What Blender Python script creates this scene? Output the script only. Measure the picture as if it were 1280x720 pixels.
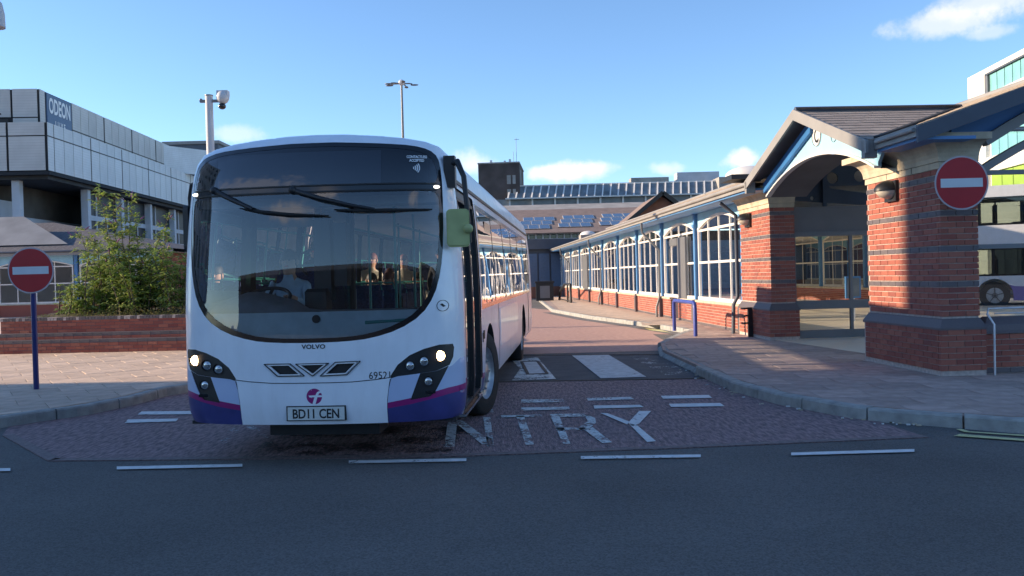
import bpy, bmesh, math, random
from mathutils import Vector, Matrix
from mathutils.geometry import delaunay_2d_cdt
random.seed(7)
R = math.radians
for o in list(bpy.data.objects):
    bpy.data.objects.remove(o)
SC = bpy.context.scene
COL = SC.collection

# ------------------------------------------------------------------ camera
EYE = Vector((0, 0, 1.6)); FPX = 1080.0
ROLL = R(1.5); PITCH = R(0.80)
_f = Vector((0, math.cos(PITCH), -math.sin(PITCH)))
_u0 = Vector((0, math.sin(PITCH), math.cos(PITCH)))
_r0 = Vector((1, 0, 0))
CR = _r0 * math.cos(ROLL) - _u0 * math.sin(ROLL)
CU = _r0 * math.sin(ROLL) + _u0 * math.cos(ROLL)
CF = _f
cam_d = bpy.data.cameras.new('camera'); cam_d.sensor_width = 36; cam_d.lens = 36 * FPX / 1280
cam_d.clip_start = 0.05; cam_d.clip_end = 3000
cam = bpy.data.objects.new('camera', cam_d); COL.objects.link(cam)
m3 = Matrix((CR, CU, -CF)).transposed()
cam.matrix_world = Matrix.Translation(EYE) @ m3.to_4x4()
SC.camera = cam

def ray(px, py):
    return (CF * FPX + CR * (px - 640) - CU * (py - 360)).normalized()
def G(px, py, z=0.0):           # point where the sight line meets height z
    d = ray(px, py); t = (z - EYE.z) / d.z
    return EYE + d * t
def P(px, py, D):               # point at depth D along +Y
    d = ray(px, py); return EYE + d * (D / d.y)

# ------------------------------------------------------------------ light
SUN_EL, SUN_AZ = 17.0, -86.0    # azimuth measured from +Y towards +X
sd = Vector((math.sin(R(SUN_AZ)) * math.cos(R(SUN_EL)), math.cos(R(SUN_AZ)) * math.cos(R(SUN_EL)), math.sin(R(SUN_EL))))
sun_d = bpy.data.lights.new('sun', 'SUN'); sun_d.energy = 5.0; sun_d.angle = R(0.6); sun_d.color = (1.0, 0.76, 0.52)
sun = bpy.data.objects.new('sun', sun_d); COL.objects.link(sun)
sun.rotation_euler = sd.to_track_quat('Z', 'Y').to_euler()
SC.view_settings.view_transform = 'Standard'; SC.view_settings.look = 'None'
SC.view_settings.gamma = 1.0; SC.view_settings.exposure = 0.86
SC.cycles.max_bounces = 8; SC.cycles.transparent_max_bounces = 24

W = bpy.data.worlds.new('World'); SC.world = W; W.use_nodes = True
nt = W.node_tree; nt.nodes.clear()
def wn(t, **k):
    n = nt.nodes.new(t)
    for a, b in k.items(): setattr(n, a, b)
    return n
sky = wn('ShaderNodeTexSky', sky_type='NISHITA', sun_disc=False, sun_elevation=R(SUN_EL), sun_rotation=R(SUN_AZ))
sky.altitude = 60; sky.air_density = 0.85; sky.dust_density = 0.05; sky.ozone_density = 3.7
bg = wn('ShaderNodeBackground'); bg.inputs['Strength'].default_value = 0.15
out = wn('ShaderNodeOutputWorld')
tc = wn('ShaderNodeTexCoord')
nz = wn('ShaderNodeTexNoise'); nz.inputs['Scale'].default_value = 22; nz.inputs['Detail'].default_value = 7; nz.inputs['Roughness'].default_value = .62
nt.links.new(tc.outputs['Generated'], nz.inputs['Vector'])
last = sky.outputs[0]
CLOUDS = [(712, 214, 36, 10, .66), (744, 210, 28, 6, .35), (926, 200, 19, 10, .75), (831, 212, 16, 7, .45), (588, 207, 22, 13, .6), (296, 168, 30, 9, .35),
          (1190, 27, 46, 11, .5), (1230, 6, 36, 11, .5), (1238, 40, 20, 6, .35), (690, 215, 20, 7, .5)]
DIRS = [(ray(a, b), c / FPX, d / FPX, s) for a, b, c, d, s in CLOUDS]
for (x, y, z, rx, rz, s) in [(-.45, -.86, .25, .08, .03, .7), (.35, -.9, .3, .07, .025, .6), (.9, -.3, .3, .14, .05, .6), (.93, .3, .2, .14, .04, .6), (-.6, -.7, .4, .2, .06, .5), (-.30, -.90, .33, .06, .035, .9)]:
    DIRS.append((Vector((x, y, z)).normalized(), rx, rz, s))
for c, rx, rz, s in DIRS:
    sb = wn('ShaderNodeVectorMath', operation='SUBTRACT'); nt.links.new(tc.outputs['Generated'], sb.inputs[0]); sb.inputs[1].default_value = c
    ml = wn('ShaderNodeVectorMath', operation='MULTIPLY'); nt.links.new(sb.outputs[0], ml.inputs[0]); ml.inputs[1].default_value = (1 / rx, .7 / rx, 1 / rz)
    ln = wn('ShaderNodeVectorMath', operation='LENGTH'); nt.links.new(ml.outputs[0], ln.inputs[0])
    ad = wn('ShaderNodeMath', operation='MULTIPLY_ADD'); nt.links.new(nz.outputs[0], ad.inputs[0]); ad.inputs[1].default_value = -3.0; nt.links.new(ln.outputs['Value'], ad.inputs[2])
    mr = wn('ShaderNodeMapRange', interpolation_type='SMOOTHSTEP'); nt.links.new(ad.outputs[0], mr.inputs[0])
    mr.inputs[1].default_value = .05; mr.inputs[2].default_value = -1.05; mr.inputs[3].default_value = 0; mr.inputs[4].default_value = s
    mx = wn('ShaderNodeMix', data_type='RGBA'); nt.links.new(mr.outputs[0], mx.inputs[0]); nt.links.new(last, mx.inputs[6]); mx.inputs[7].default_value = (4.9, 4.6, 4.75, 1)
    last = mx.outputs[2]
nt.links.new(last, bg.inputs[0]); nt.links.new(bg.outputs[0], out.inputs[0])

# ------------------------------------------------------------------ materials
MATS = {}
def mat(name, col, rough=.7, metal=0., var=.12, scale=6., bump=.0, bscale=60., coat=0., col2=None, spec=.5, stretch=None, island=False, ramp=None, emit=None, lines=None, worn=None, detail=4, speck=0., grime=None):
    m = bpy.data.materials.new(name); m.use_nodes = True; t = m.node_tree; b = t.nodes['Principled BSDF']
    MATS[name] = m
    N = lambda k: t.nodes.new(k)
    tcn = N('ShaderNodeTexCoord'); src = tcn.outputs['Object']
    if stretch:
        mp = N('ShaderNodeMapping'); mp.inputs['Scale'].default_value = stretch; t.links.new(src, mp.inputs[0]); src = mp.outputs[0]
    n = N('ShaderNodeTexNoise'); n.inputs['Scale'].default_value = scale; n.inputs['Detail'].default_value = detail; t.links.new(src, n.inputs['Vector'])
    c2 = col2 or tuple(max(0, c * (1 - var * 2)) for c in col)
    c1 = col if col2 else tuple(min(1, c * (1 + var)) for c in col)
    mr = N('ShaderNodeMapRange'); mr.inputs[1].default_value = .3; mr.inputs[2].default_value = .7; t.links.new(n.outputs[0], mr.inputs[0])
    mx = N('ShaderNodeMix'); mx.data_type = 'RGBA'; t.links.new(mr.outputs[0], mx.inputs[0]); mx.inputs[6].default_value = (*c1, 1); mx.inputs[7].default_value = (*c2, 1)
    cs = mx.outputs[2]
    if ramp or island:
        oi = N('ShaderNodeObjectInfo'); ge = N('ShaderNodeNewGeometry')
        a = N('ShaderNodeMath'); a.operation = 'ADD'; t.links.new(oi.outputs['Random'], a.inputs[0]); t.links.new(ge.outputs['Random Per Island'], a.inputs[1])
        fr = N('ShaderNodeMath'); fr.operation = 'FRACT'; t.links.new(a.outputs[0], fr.inputs[0])
        if ramp:
            cr = N('ShaderNodeValToRGB'); cr.color_ramp.interpolation = 'LINEAR'
            els = cr.color_ramp.elements
            for i, c in enumerate(ramp):
                e = els[i] if i < 2 else els.new(1)
                e.color = (*c, 1)
            for i in range(len(ramp)): els[i].position = i / (len(ramp) - 1)
            # assign again in order (new elements are inserted sorted)
            for i, c in enumerate(ramp): els[i].color = (*c, 1)
            t.links.new(fr.outputs[0], cr.inputs[0])
            m2 = N('ShaderNodeMix'); m2.data_type = 'RGBA'; m2.blend_type = 'MULTIPLY'; m2.inputs[0].default_value = 1
            g2 = N('ShaderNodeMapRange'); g2.inputs[3].default_value = 1 - var; g2.inputs[4].default_value = 1 + var; t.links.new(n.outputs[0], g2.inputs[0])
            t.links.new(cr.outputs[0], m2.inputs[6]); t.links.new(g2.outputs[0], m2.inputs[7]); cs = m2.outputs[2]
        else:
            m2 = N('ShaderNodeMix'); m2.data_type = 'RGBA'; m2.blend_type = 'MULTIPLY'; m2.inputs[0].default_value = 1
            g2 = N('ShaderNodeMapRange'); g2.inputs[3].default_value = 1 - var * 1.2; g2.inputs[4].default_value = 1 + var; t.links.new(fr.outputs[0], g2.inputs[0])
            t.links.new(cs, m2.inputs[6]); t.links.new(g2.outputs[0], m2.inputs[7]); cs = m2.outputs[2]
    if lines:   # (axis, spacing, width, darkness): fine relief lines
        ax, sp, wd, dk = lines
        sx = N('ShaderNodeSeparateXYZ'); t.links.new(tcn.outputs['Object'], sx.inputs[0])
        a = N('ShaderNodeMath'); a.operation = 'DIVIDE'; t.links.new(sx.outputs[ax], a.inputs[0]); a.inputs[1].default_value = sp
        fr = N('ShaderNodeMath'); fr.operation = 'FRACT'; t.links.new(a.outputs[0], fr.inputs[0])
        lt = N('ShaderNodeMath'); lt.operation = 'LESS_THAN'; t.links.new(fr.outputs[0], lt.inputs[0]); lt.inputs[1].default_value = wd
        m2 = N('ShaderNodeMix'); m2.data_type = 'RGBA'; t.links.new(lt.outputs[0], m2.inputs[0]); t.links.new(cs, m2.inputs[6])
        m2.inputs[7].default_value = tuple(c * dk for c in col) + (1,); cs = m2.outputs[2]
    if speck:    # aggregate grains
        vn = N('ShaderNodeTexVoronoi'); vn.inputs['Scale'].default_value = 95; t.links.new(tcn.outputs['Object'], vn.inputs['Vector'])
        sp = N('ShaderNodeSeparateColor'); t.links.new(vn.outputs['Color'], sp.inputs[0])
        g2 = N('ShaderNodeMapRange'); g2.inputs[3].default_value = 1 - speck; g2.inputs[4].default_value = 1 + speck; t.links.new(sp.outputs[0], g2.inputs[0])
        m2 = N('ShaderNodeMix'); m2.data_type = 'RGBA'; m2.blend_type = 'MULTIPLY'; m2.inputs[0].default_value = 1; t.links.new(cs, m2.inputs[6]); t.links.new(g2.outputs[0], m2.inputs[7]); cs = m2.outputs[2]
    if grime:    # road dirt: streaked noise, (strength, colour)
        mp2 = N('ShaderNodeMapping'); mp2.inputs['Scale'].default_value = (5, 5, .9); t.links.new(tcn.outputs['Object'], mp2.inputs[0])
        gn = N('ShaderNodeTexNoise'); gn.inputs['Scale'].default_value = 1.6; gn.inputs['Detail'].default_value = 8; gn.inputs['Roughness'].default_value = .65; t.links.new(mp2.outputs[0], gn.inputs['Vector'])
        g2 = N('ShaderNodeMapRange'); g2.inputs[1].default_value = .48; g2.inputs[2].default_value = .78; g2.inputs[3].default_value = 0; g2.inputs[4].default_value = grime[0]; t.links.new(gn.outputs[0], g2.inputs[0])
        m2 = N('ShaderNodeMix'); m2.data_type = 'RGBA'; t.links.new(g2.outputs[0], m2.inputs[0]); t.links.new(cs, m2.inputs[6]); m2.inputs[7].default_value = (*grime[1], 1); cs = m2.outputs[2]
    t.links.new(cs, b.inputs['Base Color'])
    b.inputs['Roughness'].default_value = rough; b.inputs['Metallic'].default_value = metal
    b.inputs['Coat Weight'].default_value = coat; b.inputs['Coat Roughness'].default_value = .06
    b.inputs['Specular IOR Level'].default_value = spec
    if bump:
        n2 = N('ShaderNodeTexNoise'); n2.inputs['Scale'].default_value = bscale; n2.inputs['Detail'].default_value = 5; t.links.new(src, n2.inputs['Vector'])
        bp = N('ShaderNodeBump'); bp.inputs['Strength'].default_value = bump; bp.inputs['Distance'].default_value = .02; t.links.new(n2.outputs[0], bp.inputs['Height'])
        t.links.new(bp.outputs[0], b.inputs['Normal'])
    if worn is not None:
        n3 = N('ShaderNodeTexNoise'); n3.inputs['Scale'].default_value = 26; n3.inputs['Detail'].default_value = 8; n3.inputs['Roughness'].default_value = .7; t.links.new(tcn.outputs['Object'], n3.inputs['Vector'])
        n4 = N('ShaderNodeTexNoise'); n4.inputs['Scale'].default_value = 2.6; t.links.new(tcn.outputs['Object'], n4.inputs['Vector'])
        ad = N('ShaderNodeMath'); ad.operation = 'MULTIPLY_ADD'; t.links.new(n4.outputs[0], ad.inputs[0]); ad.inputs[1].default_value = .6; t.links.new(n3.outputs[0], ad.inputs[2])
        gt = N('ShaderNodeMapRange'); t.links.new(ad.outputs[0], gt.inputs[0]); gt.inputs[1].default_value = worn + .03; gt.inputs[2].default_value = worn - .03
        t.links.new(gt.outputs[0], b.inputs['Alpha'])
    if emit:
        b.inputs['Emission Color'].default_value = (*emit[0], 1); b.inputs['Emission Strength'].default_value = emit[1]
    return m
def glass(name, tint, refl=1.0, rough=.0, ior=1.5, wav=0.):
    m = bpy.data.materials.new(name); m.use_nodes = True; t = m.node_tree; t.nodes.clear(); MATS[name] = m
    N = lambda k: t.nodes.new(k)
    tr = N('ShaderNodeBsdfTransparent'); tr.inputs[0].default_value = (*tint, 1)
    gl = N('ShaderNodeBsdfGlossy'); gl.inputs['Roughness'].default_value = rough; gl.inputs[0].default_value = (.95, .97, 1, 1)
    fr = N('ShaderNodeFresnel'); fr.inputs[0].default_value = ior
    tcn = N('ShaderNodeTexCoord'); n = N('ShaderNodeTexNoise'); n.inputs['Scale'].default_value = 1.3; t.links.new(tcn.outputs['Object'], n.inputs['Vector'])
    if wav:
        bp = N('ShaderNodeBump'); bp.inputs['Strength'].default_value = wav; bp.inputs['Distance'].default_value = .05; t.links.new(n.outputs[0], bp.inputs['Height'])
        t.links.new(bp.outputs[0], gl.inputs['Normal'])
    ml = N('ShaderNodeMath'); ml.operation = 'MULTIPLY'; ml.use_clamp = True; t.links.new(fr.outputs[0], ml.inputs[0]); ml.inputs[1].default_value = refl
    mx = N('ShaderNodeMixShader'); t.links.new(ml.outputs[0], mx.inputs[0]); t.links.new(tr.outputs[0], mx.inputs[1]); t.links.new(gl.outputs[0], mx.inputs[2])
    o = N('ShaderNodeOutputMaterial'); t.links.new(mx.outputs[0], o.inputs[0])
    return m

BR = [(.30, .092, .066), (.36, .115, .08), (.265, .075, .058), (.39, .14, .095), (.235, .072, .06), (.33, .105, .07)]
mat('brick', (.38, .1, .065), .85, var=.18, scale=30, bump=.3, bscale=120, ramp=BR)
mat('brick_dark', (.1, .09, .1), .55, var=.2, scale=30, bump=.2, bscale=120, ramp=[(.085, .078, .09), (.135, .115, .12), (.105, .09, .105)])
mat('mortar', (.52, .45, .41), .95, var=.15, scale=20, bump=.3)
mat('stone', (.56, .49, .37), .85, grime=(.45, (.22, .18, .13)), var=.14, scale=3.5, bump=.25, bscale=50)
mat('asphalt', (.150, .148, .144), .86, var=.12, scale=.45, speck=.28, bump=.7, bscale=160, spec=.35, detail=9)
mat('asphalt_zebra', (.115, .12, .13), .86, var=.12, scale=2.5, bump=.6, bscale=140, spec=.35, detail=8)
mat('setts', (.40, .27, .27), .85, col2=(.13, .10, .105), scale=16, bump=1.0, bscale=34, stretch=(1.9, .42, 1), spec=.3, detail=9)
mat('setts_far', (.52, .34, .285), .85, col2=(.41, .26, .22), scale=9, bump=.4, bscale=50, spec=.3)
mat('setts_edge', (.22, .17, .165), .85, var=.15, scale=20, bump=.4)
mat('channel', (.17, .165, .165), .85, var=.2, scale=12, bump=.5)
mat('kerb', (.36, .37, .355), .88, var=.14, scale=7, bump=.5, bscale=90)
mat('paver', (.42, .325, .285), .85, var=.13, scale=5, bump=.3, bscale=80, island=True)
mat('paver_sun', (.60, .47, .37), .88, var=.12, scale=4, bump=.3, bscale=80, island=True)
mat('joint', (.12, .095, .085), .95, var=.2, scale=30)
mat('paint', (.72, .74, .74), .7, var=.08, scale=12, worn=.985)
mat('paint_worn', (.66, .70, .70), .75, var=.12, scale=12, worn=.845)
mat('paint_faint', (.55, .58, .58), .8, var=.12, scale=12, worn=.70)
mat('paint_grey', (.60, .63, .64), .8, var=.12, scale=9, worn=1.0)
mat('paint_yellow', (.62, .60, .30), .7, var=.1, scale=12, worn=.95)
mat('dark_blotch', (.02, .02, .02), .5, var=.2, scale=3, worn=.74)
mat('soil', (.08, .06, .04), .95, var=.3, scale=20, bump=.5)
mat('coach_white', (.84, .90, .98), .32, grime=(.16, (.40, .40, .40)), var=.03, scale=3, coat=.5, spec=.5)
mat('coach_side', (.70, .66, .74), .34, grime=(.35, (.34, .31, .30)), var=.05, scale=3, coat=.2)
mat('coach_roof', (.66, .68, .72), .4, var=.08, scale=3, coat=.2)
mat('coach_lower', (.46, .56, .78), .32, var=.03, scale=3, coat=.4)
mat('coach_blue', (.05, .055, .22), .35, var=.1, scale=5, coat=.4)
mat('coach_magenta', (.30, .015, .17), .35, var=.06, scale=5, coat=.4)
mat('black_gloss', (.010, .012, .016), .12, var=.05, scale=5, coat=.4)
mat('black_plastic', (.016, .018, .022), .45, var=.1, scale=20, bump=.05)
mat('rubber', (.02, .02, .021), .85, var=.2, scale=40, bump=.2)
mat('chrome', (.6, .62, .65), .18, 1., var=.03)
mat('wheel_metal', (.42, .43, .45), .4, .7, var=.12, scale=12)
mat('interior_grey', (.26, .28, .30), .7, var=.08, scale=9)
mat('dash', (.20, .22, .25), .7, var=.08, scale=9, bump=.1)
mat('dash_light', (.50, .58, .62), .6, var=.06, scale=9)
mat('interior_light', (.66, .66, .63), .6, var=.06, scale=9)
mat('seat_fabric', (.03, .05, .14), .9, var=.25, scale=40, bump=.2)
mat('teal_rail', (.05, .24, .22), .35, var=.05, scale=9)
mat('olive', (.40, .46, .20), .5, var=.08, scale=6)
mat('lamp_on', (1, .9, .7), .3, emit=((1, .66, .34), 9))
mat('marker_on', (1, .95, .85), .3, emit=((1, .93, .8), 2.2))
mat('lens', (.55, .58, .6), .12, .8, var=.1, scale=60)
mat('plate', (.62, .66, .64), .5, var=.03)
mat('print_black', (.012, .012, .014), .5, var=.02)
mat('print_white', (.8, .82, .85), .5, var=.02)
mat('sign_red', (.42, .006, .016), .4, var=.05, scale=3)
mat('sign_white', (.62, .68, .72), .4, var=.05, scale=3)
mat('sign_edge', (.48, .44, .47), .5, var=.05, scale=3)
mat('pole_blue', (.015, .025, .15), .4, var=.1, scale=5)
mat('barrier_blue', (.05, .08, .36), .4, var=.1, scale=5)
mat('frame_white', (.74, .73, .70), .5, var=.05, scale=3)
mat('pilaster_blue', (.085, .24, .50), .5, var=.06, scale=3)
mat('panel_pale', (.30, .58, .74), .6, var=.05, scale=2)
mat('beam_blue', (.03, .16, .42), .5, var=.08, scale=2)
mat('fascia', (.27, .27, .265), .6, var=.08, scale=1.5)
mat('fascia_dark', (.075, .095, .13), .6, var=.08, scale=1.5)
mat('soffit', (.13, .135, .15), .8, var=.1, scale=2)
mat('truss', (.02, .04, .075), .6, var=.1, scale=2)
mat('tile', (.30, .26, .225), .85, var=.15, scale=14, bump=.3, bscale=60, ramp=[(.26, .225, .20), (.32, .28, .245), (.29, .25, .22), (.35, .31, .27)])
mat('floor_pale', (.72, .62, .48), .35, var=.06, scale=1.2, spec=.5)
mat('tile_grey', (.12, .12, .135), .85, var=.2, scale=8, bump=.3, lines=(1, .3, .08, .5))
mat('tile_far', (.25, .19, .165), .85, var=.12, scale=2, lines=(1, .45, .1, .75))
mat('door_grey', (.15, .155, .17), .5, var=.06, scale=2)
mat('metal_grey', (.18, .19, .205), .45, .3, var=.06, scale=2)
mat('lamp_diffuser', (.55, .50, .42), .4, var=.06)
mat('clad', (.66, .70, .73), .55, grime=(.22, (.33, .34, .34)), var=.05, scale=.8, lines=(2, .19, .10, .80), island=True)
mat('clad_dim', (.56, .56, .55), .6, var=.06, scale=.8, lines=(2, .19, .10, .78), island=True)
mat('seam', (.02, .024, .03), .8)
mat('sign_blue', (.095, .16, .27), .5, var=.05)
mat('column_white', (.50, .54, .60), .6, var=.06, scale=1)
mat('render_pale', (.46, .50, .55), .8, var=.08, scale=.6)
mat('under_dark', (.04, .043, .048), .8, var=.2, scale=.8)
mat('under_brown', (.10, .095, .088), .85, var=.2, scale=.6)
mat('dark_brick_far', (.105, .082, .076), .9, var=.2, scale=.6, bump=.2)
mat('beige', (.40, .31, .17), .8, var=.08, scale=1, lines=(2, .4, .1, .85))
mat('concrete', (.36, .35, .33), .9, var=.12, scale=.8, bump=.2)
mat('white_render', (.74, .72, .66), .7, var=.04, scale=.5, lines=(2, 1.3, .02, .75))
mat('green_glass', (.22, .50, .47), .15, var=.12, scale=.8, coat=.4)
mat('lime', (.35, .55, .08), .4, var=.12, scale=.8)
mat('solar', (.05, .07, .12), .15, var=.15, scale=2, coat=.6)
mat('solar_frame', (.6, .62, .65), .4, .3)
mat('roof_grey', (.27, .28, .29), .7, var=.1, scale=1)
mat('office_brick', (.28, .13, .09), .9, var=.15, scale=1)
mat('leaf', (.10, .17, .04), .5, var=.2, scale=20, ramp=[(.12, .21, .03), (.24, .35, .06), (.33, .44, .10), (.18, .30, .08), (.38, .44, .10)])
mat('leaf_pale', (.20, .25, .10), .5, var=.2, scale=20, ramp=[(.28, .36, .12), (.42, .46, .18), (.34, .40, .15)])
mat('weeds', (.13, .16, .05), .7, var=.2, scale=20, ramp=[(.09, .14, .03), (.17, .19, .06), (.24, .20, .09), (.12, .17, .04)])
mat('flower', (.20, .07, .22), .7, var=.2, ramp=[(.2, .06, .2), (.12, .06, .06), (.26, .1, .26)])
mat('twig', (.13, .11, .07), .9, var=.2, scale=20)
mat('skin', (.50, .28, .19), .5, var=.06, scale=20)
mat('hair', (.03, .018, .012), .6, var=.2, scale=40)
mat('hair_red', (.16, .05, .03), .6, var=.2, scale=40)
mat('cloth_shirt', (.42, .55, .66), .8, var=.1, scale=10)
mat('cloth_green', (.05, .08, .03), .9, var=.1, scale=10)
mat('cloth_black', (.012, .012, .014), .9, var=.1, scale=10)
mat('cloth_navy', (.02, .025, .06), .9, var=.1, scale=10)
mat('cloth_cream', (.55, .50, .42), .9, var=.1, scale=10)
mat('cloth_red', (.4, .03, .03), .9, var=.1, scale=10)
mat('double_white', (.70, .70, .74), .3, var=.03, coat=.5)
mat('double_purple', (.14, .10, .36), .35, var=.05, coat=.4)
mat('rail_white', (.6, .6, .62), .35, .2)
for _n in ('leaf', 'leaf_pale', 'weeds'):      # light passes through thin leaves
    _t = MATS[_n].node_tree; _b = _t.nodes['Principled BSDF']; _o = _t.nodes['Material Output']
    _tr = _t.nodes.new('ShaderNodeBsdfTranslucent'); _mx = _t.nodes.new('ShaderNodeMixShader'); _mx.inputs[0].default_value = .45
    _t.links.new(_b.inputs['Base Color'].links[0].from_socket, _tr.inputs[0]); _t.links.new(_b.outputs[0], _mx.inputs[1]); _t.links.new(_tr.outputs[0], _mx.inputs[2]); _t.links.new(_mx.outputs[0], _o.inputs[0])
glass('glass_wind', (.86, .92, .94), 2.5)
glass('glass_side', (.78, .80, .82), 1.7, wav=.02)
glass('glass_station', (.92, .94, .95), .9)
glass('glass_clear', (.94, .96, .96), .9)
glass('glass_dest', (.42, .46, .52), 2.2)
glass('glass_dark', (.20, .25, .23), 1.6)
mat('pane_grey', (.20, .235, .26), .3, var=.2, scale=.8)
mat('far_dark', (.07, .065, .06), .9, var=.2, scale=.3)
mat('far_dark_glass', (.035, .04, .045), .5, var=.2, scale=.3)
mat('dark_window', (.03, .038, .045), .08, var=.3, scale=.5, coat=.5)

# ------------------------------------------------------------------ builders
class MB:
    def __init__(s): s.v = []; s.f = []; s.m = []; s.s = []; s.mats = []
    def mi(s, m):
        if m not in s.mats: s.mats.append(m)
        return s.mats.index(m)
    def add(s, vs, fs, m, smooth=False):
        k = len(s.v); s.v += [tuple(p) for p in vs]; i = s.mi(m)
        for f in fs: s.f.append(tuple(k + a for a in f)); s.m.append(i); s.s.append(smooth)
        return s
    def box(s, x0, x1, y0, y1, z0, z1, m, M=None):
        vs = [Vector((x, y, z)) for z in (z0, z1) for y in (y0, y1) for x in (x0, x1)]
        if M is not None: vs = [M @ p for p in vs]
        return s.add(vs, [(0, 2, 3, 1), (4, 5, 7, 6), (0, 1, 5, 4), (2, 6, 7, 3), (0, 4, 6, 2), (1, 3, 7, 5)], m)
    def beam(s, p, q, w, h, m, up=(0, 0, 1)):      # rectangular bar p->q, w sideways, h along up
        p = Vector(p); q = Vector(q); d = (q - p); L = d.length; d.normalize(); up = Vector(up)
        x = d.cross(up).normalized(); z = x.cross(d)
        M = Matrix((x, d, z)).transposed().to_4x4(); M.translation = p
        return s.box(-w / 2, w / 2, 0, L, -h / 2, h / 2, m, M)
    def tube(s, p, q, r0, m, r1=None, n=10, caps=True):
        p = Vector(p); q = Vector(q); r1 = r0 if r1 is None else r1
        d = (q - p).normalized(); a = d.orthogonal().normalized(); b = d.cross(a)
        vs = []
        for c, r in ((p, r0), (q, r1)):
            for i in range(n):
                t = 2 * math.pi * i / n; vs.append(c + a * (r * math.cos(t)) + b * (r * math.sin(t)))
        s.add(vs, [(i, (i + 1) % n, n + (i + 1) % n, n + i) for i in range(n)], m, True)
        if caps: s.add(vs, [tuple(range(n))[::-1], tuple(range(n, 2 * n))], m)
        return s
    def path(s, pts, r, m, n=8):
        pts = [Vector(p) for p in pts]; rings = []; a = None
        for i, p in enumerate(pts):
            d = ((pts[min(i + 1, len(pts) - 1)] - pts[max(i - 1, 0)])).normalized()
            a = d.orthogonal().normalized() if a is None else (a - d * a.dot(d)).normalized()
            b = d.cross(a); rr = r[i] if isinstance(r, (list, tuple)) else r
            rings.append([p + a * (rr * math.cos(2 * math.pi * k / n)) + b * (rr * math.sin(2 * math.pi * k / n)) for k in range(n)])
        vs = [v for ring in rings for v in ring]; fs = []
        for i in range(len(pts) - 1):
            for k in range(n): fs.append((i * n + k, i * n + (k + 1) % n, (i + 1) * n + (k + 1) % n, (i + 1) * n + k))
        s.add(vs, fs, m, True); s.add(rings[0] + rings[-1], [tuple(range(n))[::-1], tuple(range(n, 2 * n))], m)
        return s
    def sph(s, c, r, m, nu=14, nv=8, v0=0., v1=1., M=None):
        if not isinstance(r, (tuple, list)): r = (r, r, r)
        vs = []; fs = []
        for j in range(nv + 1):
            t = math.pi * (v0 + (v1 - v0) * j / nv)
            for i in range(nu):
                a = 2 * math.pi * i / nu
                p = Vector((r[0] * math.sin(t) * math.cos(a), r[1] * math.sin(t) * math.sin(a), r[2] * math.cos(t)))
                if M is not None: p = M @ p
                vs.append(Vector(c) + p)
        for j in range(nv):
            for i in range(nu): fs.append((j * nu + i, (j + 1) * nu + i, (j + 1) * nu + (i + 1) % nu, j * nu + (i + 1) % nu))
        return s.add(vs, fs, m, True)
    def prism(s, pts, z0, z1, m, top=True, bottom=True):   # pts: xy outline
        n = len(pts)
        area = sum(pts[i][0] * pts[(i + 1) % n][1] - pts[(i + 1) % n][0] * pts[i][1] for i in range(n))
        if area < 0: pts = pts[::-1]
        vs = [(p[0], p[1], z0) for p in pts] + [(p[0], p[1], z1) for p in pts]
        fs = [(i, (i + 1) % n, n + (i + 1) % n, n + i) for i in range(n)]
        if bottom: fs.append(tuple(range(n))[::-1])
        if top: fs.append(tuple(range(n, 2 * n)))
        return s.add(vs, fs, m)
    def prismM(s, pts, d0, d1, m, fn):                     # pts in a plane, fn(a,b,d) -> point
        n = len(pts); vs = [fn(a, b, d0) for a, b in pts] + [fn(a, b, d1) for a, b in pts]
        return s.add(vs, [(i, (i + 1) % n, n + (i + 1) % n, n + i) for i in range(n)] + [tuple(range(n))[::-1], tuple(range(n, 2 * n))], m)
    def rings(s, x0, x1, y0, y1, prof, m, cap=True):       # prof: (offset, z) list round a rectangle
        vs = []
        for o, z in prof: vs += [(x0 - o, y0 - o, z), (x1 + o, y0 - o, z), (x1 + o, y1 + o, z), (x0 - o, y1 + o, z)]
        fs = []
        for j in range(len(prof) - 1):
            for i in range(4): fs.append((j * 4 + i, j * 4 + (i + 1) % 4, j * 4 + 4 + (i + 1) % 4, j * 4 + 4 + i))
        k = 4 * (len(prof) - 1)
        if cap: fs += [(3, 2, 1, 0), (k, k + 1, k + 2, k + 3)]
        return s.add(vs, fs, m)
    def mesh(s, name):
        me = bpy.data.meshes.new(name); me.from_pydata(s.v, [], s.f)
        for m in s.mats: me.materials.append(MATS[m])
        me.polygons.foreach_set('material_index', s.m); me.polygons.foreach_set('use_smooth', s.s); me.update()
        return me
    def build(s, name, parent=None, **k):
        o = bpy.data.objects.new(name, s.mesh(name)); COL.objects.link(o)
        if parent is not None: o.parent = parent
        for a, b in k.items(): o[a] = b
        return o

def inst(name, me, parent, loc=(0, 0, 0), rz=0.):
    o = bpy.data.objects.new(name, me); COL.objects.link(o); o.parent = parent; o.location = loc; o.rotation_euler = (0, 0, rz)
    return o
def thing(name, label, cat, loc=(0, 0, 0), rz=0., group=None):
    o = bpy.data.objects.new(name, None); COL.objects.link(o); o.location = loc; o.rotation_euler = (0, 0, rz)
    o['label'] = label; o['category'] = cat
    if group: o['group'] = group
    return o
def tag(o, label, cat, group=None):
    o['label'] = label; o['category'] = cat
    if group: o['group'] = group
    return o
def copy_tree(o, parent=None):
    c = o.copy(); COL.objects.link(c)
    if parent is not None: c.parent = parent
    for ch in [x for x in o.children]: copy_tree(ch, c)
    return c

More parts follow.
